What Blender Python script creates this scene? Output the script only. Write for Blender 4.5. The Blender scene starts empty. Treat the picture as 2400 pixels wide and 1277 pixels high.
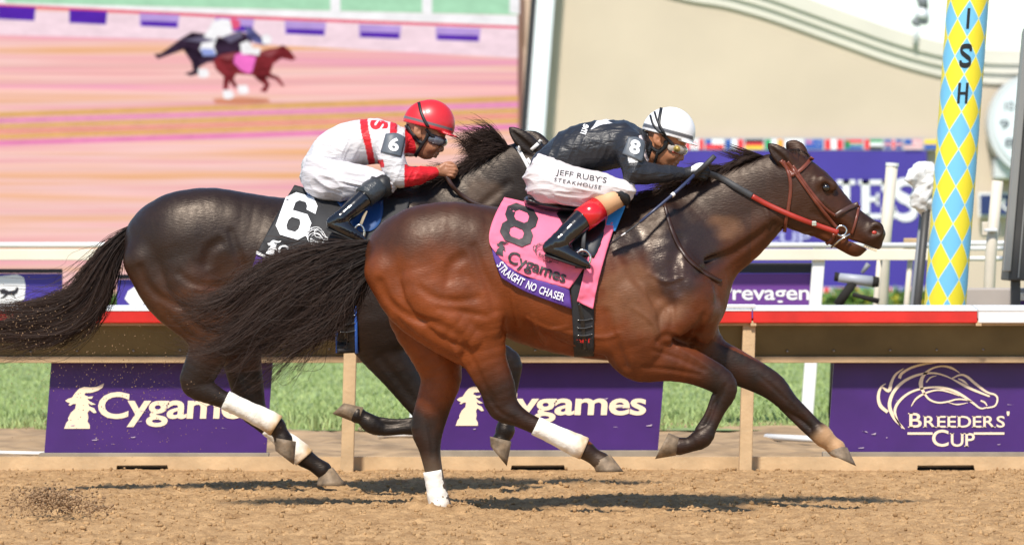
import bpy, bmesh, math, random
import numpy as np
from mathutils import Vector, Matrix
R = math.radians
rng = np.random.default_rng(7); random.seed(7)
scene = bpy.context.scene

# ------------------------------------------------------------------ camera, sky, sun, exposure
# photo pixel (2400 wide) -> direction; F = focal length in photo pixels, HY = horizon row, HC = eye height
F, CX, HY, HC = 11750.0, 1200.0, 542.0, 1.4
cam_d = bpy.data.cameras.new('camera'); cam = bpy.data.objects.new('camera', cam_d)
scene.collection.objects.link(cam); scene.camera = cam
cam.location = (0, 0, HC); cam.rotation_euler = (R(90), 0, 0)
cam_d.sensor_width = 36; cam_d.lens = F/2400*36
cam_d.shift_y = (HY-638.5)/2400
cam_d.clip_start = 0.5; cam_d.clip_end = 3000
cam_d.dof.use_dof = True; cam_d.dof.focus_distance = 25.3; cam_d.dof.aperture_fstop = 4.8
SUN_EL, SUN_AZ = 52.0, 14.0          # azimuth: degrees to the left of straight behind the camera
world = bpy.data.worlds.new('World'); scene.world = world; world.use_nodes = True
wn = world.node_tree.nodes; wl = world.node_tree.links
sky = wn.new('ShaderNodeTexSky'); sky.sky_type = 'NISHITA'; sky.sun_disc = False
sky.sun_elevation = R(SUN_EL); sky.sun_rotation = R(180+SUN_AZ)
sky.air_density = 1.0; sky.dust_density = 0.1; sky.ozone_density = 2.0; sky.altitude = 0
bg = wn['Background']; bg.inputs['Strength'].default_value = 0.12
wl.new(sky.outputs[0], bg.inputs[0])
sun_d = bpy.data.lights.new('sun', 'SUN'); sun = bpy.data.objects.new('sun', sun_d)
scene.collection.objects.link(sun)
sun_d.energy = 4.1; sun_d.angle = R(5.0); sun_d.color = (1.0, 0.93, 0.83)
_d = Vector((-math.sin(R(SUN_AZ))*math.cos(R(SUN_EL)), -math.cos(R(SUN_AZ))*math.cos(R(SUN_EL)), math.sin(R(SUN_EL))))
sun.rotation_euler = _d.to_track_quat('Z', 'Y').to_euler(); sun.location = (-5, -5, 20)
vs = scene.view_settings; vs.view_transform = 'Standard'; vs.look = 'None'; vs.gamma = 1; vs.exposure = 0.48
vs.use_curve_mapping = False
scene.cycles.use_denoising = True; scene.cycles.max_bounces = 6
scene.cycles.caustics_reflective = False; scene.cycles.caustics_refractive = False

# ------------------------------------------------------------------ helpers
def W(px, py, Y): return Vector(((px-CX)/F*Y, Y, HC+(HY-py)/F*Y))
def ground_depth(py, z=0.0): return (HC-z)*F/(py-HY)

def srgb(r, g, b):
    f = lambda c: (c/255/12.92) if c/255 <= 0.04045 else ((c/255+0.055)/1.055)**2.4
    return (f(r), f(g), f(b), 1)

MATS = {}
def mat(name, col, rough=0.6, spec=0.5, metal=0.0, noise=0.0, nscale=8.0, bump=0.0, bscale=60.0, coat=0.0,
        sheen=0.0, emit=None, estr=0.0, trans=0.0, attr=False, coord='Object'):
    if name in MATS: return MATS[name]
    m = bpy.data.materials.new(name); m.use_nodes = True; MATS[name] = m
    nt = m.node_tree; n = nt.nodes; l = nt.links; b = n['Principled BSDF']
    col = tuple(col)+((1,) if len(col) == 3 else ())
    b.inputs['Base Color'].default_value = col
    b.inputs['Roughness'].default_value = rough; b.inputs['Metallic'].default_value = metal
    b.inputs['Specular IOR Level'].default_value = spec
    b.inputs['Coat Weight'].default_value = coat; b.inputs['Coat Roughness'].default_value = 0.15
    b.inputs['Sheen Weight'].default_value = sheen
    if trans: b.inputs['Transmission Weight'].default_value = trans
    if emit is not None:
        b.inputs['Emission Color'].default_value = tuple(emit)+((1,) if len(emit) == 3 else ()); b.inputs['Emission Strength'].default_value = estr
    src = None
    if attr:
        a = n.new('ShaderNodeAttribute'); a.attribute_name = 'col'; src = a.outputs['Color']; l.new(src, b.inputs['Base Color'])
    if noise or bump:
        tc = n.new('ShaderNodeTexCoord')
    if noise:
        t = n.new('ShaderNodeTexNoise'); t.inputs['Scale'].default_value = nscale; t.inputs['Detail'].default_value = 6
        l.new(tc.outputs[coord], t.inputs['Vector'])
        mr = n.new('ShaderNodeMapRange'); mr.inputs['From Min'].default_value = 0.25; mr.inputs['From Max'].default_value = 0.75
        mr.inputs['To Min'].default_value = 1-noise; mr.inputs['To Max'].default_value = 1+noise
        l.new(t.outputs['Fac'], mr.inputs['Value'])
        mx = n.new('ShaderNodeMix'); mx.data_type = 'RGBA'; mx.blend_type = 'MULTIPLY'; mx.inputs['Factor'].default_value = 1
        if src: l.new(src, mx.inputs[6])
        else: mx.inputs[6].default_value = col
        l.new(mr.outputs[0], mx.inputs[7]); l.new(mx.outputs[2], b.inputs['Base Color'])
    if bump:
        t2 = n.new('ShaderNodeTexNoise'); t2.inputs['Scale'].default_value = bscale; t2.inputs['Detail'].default_value = 4
        l.new(tc.outputs[coord], t2.inputs['Vector'])
        bp = n.new('ShaderNodeBump'); bp.inputs['Strength'].default_value = bump; bp.inputs['Distance'].default_value = 0.01
        l.new(t2.outputs['Fac'], bp.inputs['Height']); l.new(bp.outputs[0], b.inputs['Normal'])
    return m

def link(o, parent=None):
    scene.collection.objects.link(o)
    if parent is not None: o.parent = parent
    return o
def tag(o, label=None, cat=None, group=None, kind=None):
    if label: o['label'] = label
    if cat: o['category'] = cat
    if group: o['group'] = group
    if kind: o['kind'] = kind
    return o
def thing(name, label, cat, group=None):
    return tag(link(bpy.data.objects.new(name, None)), label, cat, group)
def mesh_obj(name, verts, faces, material, parent=None, smooth=False, cols=None, mats=None, fmat=None):
    me = bpy.data.meshes.new(name)
    if isinstance(faces, np.ndarray) and isinstance(verts, np.ndarray):
        nv, nf, k = len(verts), len(faces), faces.shape[1]
        me.vertices.add(nv); me.vertices.foreach_set('co', verts.astype(np.float32).ravel())
        me.loops.add(nf*k); me.loops.foreach_set('vertex_index', faces.astype(np.int32).ravel())
        me.polygons.add(nf); me.polygons.foreach_set('loop_start', np.arange(0, nf*k, k, dtype=np.int32))
        me.update(calc_edges=True)
    else:
        me.from_pydata([tuple(v) for v in verts], [], [tuple(int(i) for i in f) for f in faces]); me.update()
    if mats:
        for m in mats: me.materials.append(m)
        if fmat is not None: me.polygons.foreach_set('material_index', np.asarray(fmat, dtype=np.int32))
    elif material: me.materials.append(material)
    if smooth: me.polygons.foreach_set('use_smooth', np.ones(len(me.polygons), dtype=bool))
    if cols is not None:
        a = me.color_attributes.new('col', 'FLOAT_COLOR', 'POINT')
        c = np.ones((len(verts), 4), np.float32); c[:, :3] = cols; a.data.foreach_set('color', c.ravel())
    me.validate()
    return link(bpy.data.objects.new(name, me), parent)

class MB:
    """collects simple shapes into one mesh"""
    def __init__(s): s.v = []; s.f = []
    def add(s, v, f):
        o = len(s.v); s.v += [tuple(p) for p in v]; s.f += [tuple(i+o for i in q) for q in f]; return s
    def box(s, a, b, bev=0.0, shear=0.0):
        (x0, y0, z0), (x1, y1, z1) = a, b
        if bev <= 0:
            v = [(x, y, z) for x in (x0, x1) for y in (y0, y1) for z in (z0, z1)]
            f = [(0, 1, 3, 2), (4, 6, 7, 5), (0, 4, 5, 1), (2, 3, 7, 6), (0, 2, 6, 4), (1, 5, 7, 3)]
        else:
            bm = bmesh.new(); bmesh.ops.create_cube(bm, size=1)
            for q in bm.verts: q.co = Vector(((x0+x1)/2+q.co.x*(x1-x0), (y0+y1)/2+q.co.y*(y1-y0), (z0+z1)/2+q.co.z*(z1-z0)))
            bmesh.ops.bevel(bm, geom=bm.edges[:], offset=bev, segments=2, affect='EDGES', profile=0.5)
            bm.verts.ensure_lookup_table(); bm.verts.index_update()
            v = [tuple(q.co) for q in bm.verts]; f = [tuple(q.index for q in p.verts) for p in bm.faces]; bm.free()
        if shear: v = [(x+(z-z0)*shear, y, z) for x, y, z in v]
        return s.add(v, f)
    def tube(s, pts, rad, n=10, cap=True, flat=1.0):
        pts = [Vector(p) for p in pts]; m = len(pts)
        if not hasattr(rad, '__len__'): rad = [rad]*m
        vs_, fs_ = [], []; up = Vector((0, 0, 1)); prev = None
        for i, p in enumerate(pts):
            t = (pts[min(i+1, m-1)]-pts[max(i-1, 0)]).normalized()
            if prev is None:
                a = t.cross(up)
                if a.length < 0.1: a = t.cross(Vector((1, 0, 0)))
            else: a = prev-t*prev.dot(t)
            a.normalize(); prev = a; b = t.cross(a)
            for k in range(n):
                an = 2*math.pi*k/n; vs_.append(p+a*(rad[i]*math.cos(an))+b*(rad[i]*flat*math.sin(an)))
        for i in range(m-1):
            for k in range(n):
                fs_.append((i*n+k, i*n+(k+1) % n, (i+1)*n+(k+1) % n, (i+1)*n+k))
        if cap: fs_ += [tuple(range(n-1, -1, -1)), tuple((m-1)*n+k for k in range(n))]
        return s.add(vs_, fs_)
    def prism(s, poly, y0, y1):
        """poly: list of (x,z); extruded from y0 to y1"""
        n = len(poly); v = [(x, y0, z) for x, z in poly]+[(x, y1, z) for x, z in poly]
        f = [tuple(range(n-1, -1, -1)), tuple(range(n, 2*n))]+[(i, (i+1) % n, n+(i+1) % n, n+i) for i in range(n)]
        return s.add(v, f)
    def build(s, name, m, parent=None, smooth=False):
        return mesh_obj(name, s.v, s.f, m, parent, smooth)

def catmull(pts, n):
    P = np.array(pts, float)
    if n <= 1 or len(P) < 3: return P
    Q = np.vstack([2*P[0]-P[1], P, 2*P[-1]-P[-2]]); out = []
    for i in range(1, len(Q)-2):
        a, b, c, d = Q[i-1], Q[i], Q[i+1], Q[i+2]
        for t in np.arange(n)/n:
            out.append(0.5*(2*b+(c-a)*t+(2*a-5*b+4*c-d)*t*t+(3*b-a-3*c+d)*t**3))
    out.append(P[-1]); return np.array(out)

def resample(pl, n):
    P = np.array(pl, float); d = np.r_[0, np.cumsum(np.linalg.norm(np.diff(P, axis=0), axis=1))]
    t = np.linspace(0, d[-1], n); return np.stack([np.interp(t, d, P[:, i]) for i in range(P.shape[1])], 1)

def vnoise(p, seed=0):
    """value noise on an (n,3) array, range about -1..1"""
    p = np.asarray(p, float); i = np.floor(p).astype(np.int64); f = p-i; f = f*f*(3-2*f); out = 0
    def h(a):
        x = (a[:, 0]*374761393+a[:, 1]*668265263+a[:, 2]*2147483647+seed*1274126177) & 0xffffffff
        x = ((x ^ (x >> 13))*1274126177) & 0xffffffff
        return ((x ^ (x >> 16)) & 0xffff)/32767.5-1
    for dx in (0, 1):
        for dy in (0, 1):
            for dz in (0, 1):
                w = (f[:, 0] if dx else 1-f[:, 0])*(f[:, 1] if dy else 1-f[:, 1])*(f[:, 2] if dz else 1-f[:, 2])
                out = out+w*h(i+np.array([dx, dy, dz]))
    return out
def fbm(p, oct=4, seed=0):
    p = np.asarray(p, float); return sum(vnoise(p*2**o, seed+o)*0.5**o for o in range(oct))
def sstep(a, b, x): t = np.clip((x-a)/(b-a), 0, 1); return t*t*(3-2*t)

# ------------------------------------------------------------------ sculpting with a distance field
class Sculpt:
    def __init__(s, Y0, px0, px1, py0, py1, lat, vox):
        s.Y0 = Y0; s.s = F/Y0
        a = W(px0, py1, Y0); b = W(px1, py0, Y0)
        s.lo = np.array([a.x, Y0-lat, a.z]); s.vox = vox
        n = [int((b.x-a.x)/vox)+2, int(2*lat/vox)+2, int((b.z-a.z)/vox)+2]; s.n = np.array(n)
        s.ax = [s.lo[i]+np.arange(n[i])*vox for i in range(3)]
        s.D = np.full(n, 9.0, np.float32)
    def pt(s, px, py, lat=0): return np.array(W(px, py, s.Y0+lat))
    def _box(s, lo, hi):
        i0 = np.clip(np.floor((lo-s.lo)/s.vox).astype(int), 0, s.n); i1 = np.clip(np.ceil((hi-s.lo)/s.vox).astype(int)+1, 0, s.n)
        return i0, i1
    def chain(s, pts, k=12, smooth=3, op='add', grow=0.0):
        """pts: (px,py,lat_m,radius_px,lateral_ratio); k = blend width in px"""
        P = np.array([tuple(p)+(1.0,)*(5-len(p)) for p in pts], float)
        if smooth > 1 and len(P) > 2: P = catmull(P, smooth)
        C = np.array([s.pt(*p[:3]) for p in P]); r = np.maximum(P[:, 3]/s.s+grow, 0.001); q = P[:, 4]
        kk = max(k/s.s, 1e-4); pad = kk+3*s.vox
        ext = r*np.maximum(1, q)+pad
        i0, i1 = s._box((C-ext[:, None]).min(0), (C+ext[:, None]).max(0))
        if np.any(i1 <= i0): return s
        T = np.full(i1-i0, 9.0, np.float32)
        segs = range(len(C)-1) if len(C) > 1 else [0]
        for j in segs:
            j2 = min(j+1, len(C)-1); e = max(ext[j], ext[j2])
            a0, a1 = s._box(np.minimum(C[j], C[j2])-e, np.maximum(C[j], C[j2])+e)
            a0 = np.maximum(a0, i0); a1 = np.minimum(a1, i1)
            if np.any(a1 <= a0): continue
            x = s.ax[0][a0[0]:a1[0], None, None].astype(np.float32); y = s.ax[1][None, a0[1]:a1[1], None].astype(np.float32)
            z = s.ax[2][None, None, a0[2]:a1[2]].astype(np.float32)
            A = C[j]; d = C[j2]-A; L = float(d@d)
            t = np.clip(((x-A[0])*d[0]+(y-A[1])*d[1]+(z-A[2])*d[2])/L, 0, 1) if L > 1e-12 else np.zeros((1, 1, 1), np.float32)
            qq = q[j]+(q[j2]-q[j])*t; rr = r[j]+(r[j2]-r[j])*t
            v = np.sqrt((x-A[0]-t*d[0])**2+(z-A[2]-t*d[2])**2+((y-A[1]-t*d[1])/qq)**2)-rr
            v = v*np.minimum(1, qq*0.5+0.5)
            o0, o1 = a0-i0, a1-i0
            sl = T[o0[0]:o1[0], o0[1]:o1[1], o0[2]:o1[2]]; np.minimum(sl, v, out=sl)
        V = s.D[i0[0]:i1[0], i0[1]:i1[1], i0[2]:i1[2]]
        if op == 'add':
            h = np.maximum(kk-np.abs(V-T), 0)/kk; V[...] = np.minimum(V, T)-h*h*kk*0.25
        else:
            T = -T; h = np.maximum(kk-np.abs(V-T), 0)/kk; V[...] = np.maximum(V, T)+h*h*kk*0.25
        return s
    def cut(s, p, nrm):
        """removes the half space on the side of nrm"""
        nrm = np.array(nrm, float); nrm /= np.linalg.norm(nrm); p = np.array(p)
        x, y, z = s.ax
        h = ((x-p[0])*nrm[0])[:, None, None]+((y-p[1])*nrm[1])[None, :, None]+((z-p[2])*nrm[2])[None, None, :]
        np.maximum(s.D, h.astype(np.float32), out=s.D); return s
    def sample(s, p):
        g = (p-s.lo)/s.vox; g = np.clip(g, 0, s.n-1.001); i = g.astype(int); f = g-i; out = 0
        for dx in (0, 1):
            for dy in (0, 1):
                for dz in (0, 1):
                    w = (f[:, 0] if dx else 1-f[:, 0])*(f[:, 1] if dy else 1-f[:, 1])*(f[:, 2] if dz else 1-f[:, 2])
                    out = out+w*s.D[i[:, 0]+dx, i[:, 1]+dy, i[:, 2]+dz]
        return out
    def surf(s, pp, off=0.0):
        """first hit of the camera ray through photo pixels pp (n,2); misses fall on the middle plane"""
        pp = np.atleast_2d(np.asarray(pp, float)); d = np.stack([(pp[:, 0]-CX)/F, np.ones(len(pp)), (HY-pp[:, 1])/F], 1)
        o = np.array([0, 0, HC]); t0 = s.lo[1]; t1 = s.ax[1][-1]; N = int((t1-t0)/s.vox)
        hit = np.full(len(pp), np.nan); prev = None
        for j in range(N):
            t = t0+j*s.vox; v = s.sample(o+d*t)
            if prev is not None:
                m = np.isnan(hit) & (v < 0) & (prev >= 0); hit[m] = t-s.vox*(-v[m])/(prev[m]-v[m]+1e-9)
            prev = v
        s.miss = np.isnan(hit); hit = np.where(s.miss, s.Y0, hit)-off
        return o+d*hit[:, None]
    def mesh(s):
        D = s.D; ins = D < 0; n = s.n
        cnt = np.zeros(n-1, np.int8)
        for dx in (0, 1):
            for dy in (0, 1):
                for dz in (0, 1):
                    cnt += ins[dx:n[0]-1+dx, dy:n[1]-1+dy, dz:n[2]-1+dz]
        I = np.argwhere((cnt > 0) & (cnt < 8)); M = len(I)
        idm = np.full(n-1, -1, np.int32); idm[I[:, 0], I[:, 1], I[:, 2]] = np.arange(M)
        cor = [(a, b, c) for a in (0, 1) for b in (0, 1) for c in (0, 1)]
        val = np.stack([D[I[:, 0]+a, I[:, 1]+b, I[:, 2]+c] for a, b, c in cor], 1)
        acc = np.zeros((M, 3)); num = np.zeros(M)
        for u in range(8):
            for w in range(u+1, 8):
                cu, cw = np.array(cor[u]), np.array(cor[w])
                if np.abs(cu-cw).sum() != 1: continue
                m = (val[:, u] < 0) != (val[:, w] < 0)
                t = val[m, u]/(val[m, u]-val[m, w]); acc[m] += cu+t[:, None]*(cw-cu); num[m] += 1
        V = s.lo+(I+acc/num[:, None])*s.vox
        quads = []
        for ax in range(3):
            sl0 = [slice(1, n[i]-1) for i in range(3)]; sl0[ax] = slice(0, n[ax]-1)
            sl1 = list(sl0); sl1[ax] = slice(1, n[ax])
            a = ins[tuple(sl0)]; b = ins[tuple(sl1)]
            E = np.argwhere(a != b); base = E.copy(); o = [i for i in range(3) if i != ax]
            base[:, o[0]] += 1; base[:, o[1]] += 1
            flip = a[E[:, 0], E[:, 1], E[:, 2]]
            def cell(d0, d1):
                c = base.copy(); c[:, o[0]] -= d0; c[:, o[1]] -= d1; return idm[c[:, 0], c[:, 1], c[:, 2]]
            q = np.stack([cell(1, 1), cell(0, 1), cell(0, 0), cell(1, 0)], 1)
            if ax == 1: flip = ~flip
            q[~flip] = q[~flip][:, ::-1]; quads.append(q)
        Q = np.concatenate(quads); Q = Q[(Q >= 0).all(1)]
        return V, Q
    def groove(s, path, r, depth, k=10, ridge=False):
        """crease (or raised vein) that follows the near surface along a photo path; r px, depth metres"""
        P = resample(catmull(path, 5), max(5, int(sum(math.dist(a, b) for a, b in zip(path, path[1:]))/9)))
        V = s.surf(P); ok = ~s.miss; P, V = P[ok], V[ok]
        if len(P) < 3: return s
        rm = r/s.s; n = len(P); tp = np.sin(np.linspace(.12, math.pi-.12, n)); lat = V[:, 1]-s.Y0
        lat = lat+(rm-depth*tp if ridge else -(rm-depth*tp))
        return s.chain([(P[i, 0], P[i, 1], lat[i], r, 1) for i in range(n)], k=k, smooth=1, op='add' if ridge else 'sub')
def topx(V): return V[:, 0]/V[:, 1]*F+CX, HY-(V[:, 2]-HC)/V[:, 1]*F

# ------------------------------------------------------------------ draping on sculpted surfaces
def patch_pts(left, right, nu, nv):
    A = resample(left, nv); B = resample(right, nv); u = np.linspace(0, 1, nu)
    return (A[:, None]*(1-u[None, :, None])+B[:, None]*u[None, :, None]).reshape(-1, 2)
def grid_faces(nu, nv):
    j, i = np.meshgrid(np.arange(nv-1), np.arange(nu-1), indexing='ij'); a = (j*nu+i).ravel()
    return np.stack([a, a+1, a+nu+1, a+nu], 1)
def solid(o, th, off=0.0):
    md = o.modifiers.new('solid', 'SOLIDIFY'); md.thickness = th; md.offset = off; return o
def strap(sc, path, width, name, m, parent, off=0.004, th=0.005, n=3, mirror=False, lat_fn=None):
    """a leather strap laid on the sculpted surface along a photo path, real thickness"""
    P = catmull(path, 6); P = resample(P, max(6, int(np.linalg.norm(np.diff(P, axis=0), axis=1).sum()/4)))
    t = np.gradient(P, axis=0); t /= np.linalg.norm(t, axis=1)[:, None]+1e-9; nr = np.stack([-t[:, 1], t[:, 0]], 1)
    w = np.broadcast_to(np.asarray(width, float), (len(P),)) if not hasattr(width, '__len__') else np.interp(np.linspace(0, 1, len(P)), np.linspace(0, 1, len(width)), width)
    pts = np.concatenate([(P+nr*(w[:, None]*(k/(n-1)-0.5)))[:, None] for k in range(n)], 1).reshape(-1, 2)
    V = sc.surf(pts, off); miss = sc.miss
    if miss.any() and not miss.all():
        good = np.where(~miss)[0]
        for i in np.where(miss)[0]:
            g = good[np.argmin(np.abs(good//n-i//n))]; d = (pts[i]-[CX, HY])/F; Y = V[g, 1]; V[i] = [d[0]*Y, Y, HC-d[1]*Y]
    Q = grid_faces(n, len(P))
    if mirror:
        V2 = V.copy(); V2[:, 1] = 2*sc.Y0-V2[:, 1]; solid(mesh_obj(name, V2, np.ascontiguousarray(Q[:, ::-1]), m, parent, True), th)
    o = mesh_obj(name, V, Q, m, parent, True); solid(o, th); return o
def in_poly(P, poly):
    poly = np.asarray(poly, float); x, y = P[:, 0], P[:, 1]; r = np.zeros(len(P), bool); n = len(poly)
    for i in range(n):
        x0, y0 = poly[i]; x1, y1 = poly[(i+1) % n]
        if y0 == y1: continue
        m = ((y0 > y) != (y1 > y)) & (x < (x1-x0)*(y-y0)/(y1-y0)+x0); r ^= m
    return r
def fill_poly(outer, holes=(), cell=1.2):
    """triangulated fill of a polygon with holes, cut fine enough to follow a curved surface; returns (pts2d, tris)"""
    bm = bmesh.new(); edges = []
    for lp in [outer]+list(holes):
        vs_ = [bm.verts.new((x, y, 0)) for x, y in lp]
        edges += [bm.edges.new((vs_[i], vs_[(i+1) % len(vs_)])) for i in range(len(vs_))]
    bmesh.ops.triangle_fill(bm, use_beauty=True, use_dissolve=False, edges=edges)
    for _ in range(5):
        es = [e for e in bm.edges if e.calc_length() > cell]
        if not es: break
        bmesh.ops.subdivide_edges(bm, edges=es, cuts=1); bmesh.ops.triangulate(bm, faces=[f for f in bm.faces if len(f.verts) > 3])
    bm.verts.index_update(); P = np.array([v.co[:2] for v in bm.verts]); T = np.array([[v.index for v in f.verts] for f in bm.faces]); bm.free()
    return P, T
def stroke2d(path, w, n=5):
    """flat brush stroke; w single or list of widths; returns quads"""
    P = catmull(path, n); P = resample(P, max(4, len(P)))
    t = np.gradient(P, axis=0); t /= np.linalg.norm(t, axis=1)[:, None]+1e-9; nr = np.stack([-t[:, 1], t[:, 0]], 1)
    w = np.interp(np.linspace(0, 1, len(P)), np.linspace(0, 1, len(w)), w) if hasattr(w, '__len__') else np.full(len(P), w)
    V = np.concatenate([(P-nr*w[:, None]/2)[:, None], (P+nr*w[:, None]/2)[:, None]], 1).reshape(-1, 2)
    return V, grid_faces(2, len(P))
def text2d(body, bold=0.0, spacing=1.0, sub=0.0):
    """outline of a word in unit size (x right, y up), triangulated"""
    cu = bpy.data.curves.new('t', 'FONT'); cu.body = body; cu.offset = bold; cu.space_character = spacing; cu.resolution_u = 4
    ob = bpy.data.objects.new('t', cu); scene.collection.objects.link(ob)
    dg = bpy.context.evaluated_depsgraph_get(); dg.update(); me = ob.evaluated_get(dg).to_mesh()
    bm = bmesh.new(); bm.from_mesh(me); bmesh.ops.triangulate(bm, faces=bm.faces[:])
    if sub:
        for _ in range(5):
            es = [e for e in bm.edges if e.calc_length() > sub]
            if not es: break
            bmesh.ops.subdivide_edges(bm, edges=es, cuts=1); bmesh.ops.triangulate(bm, faces=[f for f in bm.faces if len(f.verts) > 3])
    bm.verts.index_update(); P = np.array([v.co[:2] for v in bm.verts]); T = np.array([[v.index for v in f.verts] for f in bm.faces]); bm.free()
    ob.evaluated_get(dg).to_mesh_clear(); bpy.data.objects.remove(ob); bpy.data.curves.remove(cu)
    return P, T
def fit(P, box):
    """maps 2d points (x right, y up) into photo box (x0,y_top,x1,y_bottom)"""
    lo, hi = P.min(0), P.max(0); q = (P-lo)/(hi-lo)
    return np.stack([box[0]+q[:, 0]*(box[2]-box[0]), box[3]-q[:, 1]*(box[3]-box[1])], 1)
def decal(name, P, T, m, parent, sc=None, Y=None, off=0.006, plane=None):
    """flat print: P in photo pixels put on a sculpted surface (sc), or on an upright plane at depth Y"""
    if sc is not None: V = sc.surf(P, off)
    else: V = np.stack([(P[:, 0]-CX)/F*(Y-off), np.full(len(P), Y-off), HC+(HY-P[:, 1])/F*(Y-off)], 1)
    T = np.asarray(T)
    a = V[T[:, 1]]-V[T[:, 0]]; b = V[T[:, 2]]-V[T[:, 0]]
    if np.cross(a, b)[:, 1].sum() > 0: T = T[:, ::-1]
    return mesh_obj(name, V, np.ascontiguousarray(T), m, parent)
def merge2d(parts):
    V = []; T = []; o = 0
    for v, t in parts:
        if t.shape[1] == 4: t = np.vstack([t[:, [0, 1, 2]], t[:, [0, 2, 3]]])
        V.append(v); T.append(t+o); o += len(v)
    return np.vstack(V), np.vstack(T)

def hair(name, strands, m, parent, w0=0.003, w1=0.0006, seed=1, root=(.014, .008, .006), tip=(.034, .017, .011)):
    """strands: (n,k,3) array of points; thin flat ribbons facing roughly sideways, one mesh"""
    S = np.asarray(strands, float); n, k, _ = S.shape; r = np.random.default_rng(seed)
    t = np.gradient(S, axis=1); t /= np.linalg.norm(t, axis=2)[..., None]+1e-9
    a = r.normal(size=(n, 1, 3))*0.45+np.array([0, -1.0, 0.2]); a = np.broadcast_to(a, S.shape)
    side = np.cross(t, a); side /= np.linalg.norm(side, axis=2)[..., None]+1e-9
    w = (w0+(w1-w0)*np.linspace(0, 1, k)**1.5)[None, :, None]*r.uniform(0.5, 1.4, (n, 1, 1))
    V = np.stack([S-side*w/2, S+side*w/2], 2).reshape(-1, 3)
    b = (np.arange(n)[:, None]*k+np.arange(k-1)[None]).ravel()*2
    Q = np.stack([b, b+1, b+3, b+2], 1)
    h = np.linspace(0, 1, k)[None, :, None]**1.3; c = (np.array(root)*(1-h)+np.array(tip)*h)*r.uniform(.7, 1.3, (n, 1, 1)); c = np.repeat(c.reshape(-1, 3), 2, 0)
    return mesh_obj(name, V, Q, m, parent, True, cols=c)
def hair_guides(guides, n, k, Y0, spread_lat, noise, seed, clump=0, lenvar=0.25):
    """guides: list of photo paths (px,py), ordered across the lock; strands interpolate between neighbours"""
    r = np.random.default_rng(seed); G = np.array([resample(catmull(g, 8), 24) for g in guides])
    out = np.zeros((n, k, 3)); ng = len(G)
    cl = r.uniform(0, 1, max(clump, 1)); co = r.normal(size=(max(clump, 1), 3)); cw = r.uniform(0, 6.28, (max(clump, 1), 2)); cL = r.uniform(.42, 1, max(clump, 1))
    for i in range(n):
        u = r.uniform(0, 1)
        c = r.integers(max(clump, 1))
        if clump: u = np.clip(cl[c]+r.normal()*0.045, 0, 1)
        f = u*(ng-1); a = min(int(f), ng-2); f -= a; g = G[a]*(1-f)+G[a+1]*f
        L = (1-lenvar*r.uniform(0, 1)**1.3)*(cL[c] if clump else 1); tt = np.linspace(0, L, k)*23
        p = np.stack([np.interp(tt, np.arange(24), g[:, j]) for j in range(2)], 1)
        h = np.linspace(0, 1, k); ph = r.uniform(0, 6.28, 4); fr = r.uniform(0.7, 2.0, 2)
        e = .45 if clump else 1.0; p[:, 0] += noise*h*e*(np.sin(h*6*fr[0]+ph[0])*0.5+r.normal()*0.6); p[:, 1] += noise*h*e*(np.sin(h*6*fr[1]+ph[1])*0.5+r.normal()*0.6)
        if clump: p[:, 0] += noise*h**1.5*(co[c, 0]*.9+.5*np.sin(h*5+cw[c, 0])); p[:, 1] += noise*h**1.5*(co[c, 1]*1.1+.7*np.sin(h*5+cw[c, 1]))
        lat = r.normal()*spread_lat*(0.35+0.65*h)+np.sin(h*4+ph[2])*spread_lat*0.3*h; Y = Y0+lat
        out[i] = np.stack([(p[:, 0]-CX)/F*Y, Y, HC+(HY-p[:, 1])/F*Y], 1)
    return out
# ------------------------------------------------------------------ the setting: track, verge, turf
YF, YR, YW = 29.40, 36.0, 97.0     # running rail, turf rail, infield building
SK = 0.075                         # everything upright stands with this slight lean
def dirt_material():
    m = bpy.data.materials.new('track_dirt'); m.use_nodes = True; nt = m.node_tree; n = nt.nodes; l = nt.links; b = n['Principled BSDF']
    tc = n.new('ShaderNodeTexCoord'); rp = n.new('ShaderNodeValToRGB'); t = n.new('ShaderNodeTexNoise'); t.inputs['Scale'].default_value = 7; t.inputs['Detail'].default_value = 9; t.inputs['Roughness'].default_value = .7
    l.new(tc.outputs['Object'], t.inputs['Vector']); l.new(t.outputs['Fac'], rp.inputs[0])
    e = rp.color_ramp.elements; e[0].position = .3; e[0].color = (.24, .135, .06, 1); e[1].position = .66; e[1].color = (.53, .335, .165, 1)
    g = n.new('ShaderNodeTexNoise'); g.inputs['Scale'].default_value = 220; g.inputs['Detail'].default_value = 3; l.new(tc.outputs['Object'], g.inputs['Vector'])
    mr = n.new('ShaderNodeMapRange'); mr.inputs['From Min'].default_value = .3; mr.inputs['From Max'].default_value = .7; mr.inputs['To Min'].default_value = .7; mr.inputs['To Max'].default_value = 1.25; l.new(g.outputs['Fac'], mr.inputs[0])
    mx = n.new('ShaderNodeMix'); mx.data_type = 'RGBA'; mx.blend_type = 'MULTIPLY'; mx.inputs[0].default_value = 1; l.new(rp.outputs[0], mx.inputs[6]); l.new(mr.outputs[0], mx.inputs[7])
    l.new(mx.outputs[2], b.inputs['Base Color']); b.inputs['Roughness'].default_value = .95; b.inputs['Specular IOR Level'].default_value = .15
    bp = n.new('ShaderNodeBump'); bp.inputs['Strength'].default_value = .5; bp.inputs['Distance'].default_value = .01; l.new(g.outputs['Fac'], bp.inputs['Height']); l.new(bp.outputs[0], b.inputs['Normal'])
    return m
M_dirt = dirt_material()
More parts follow.
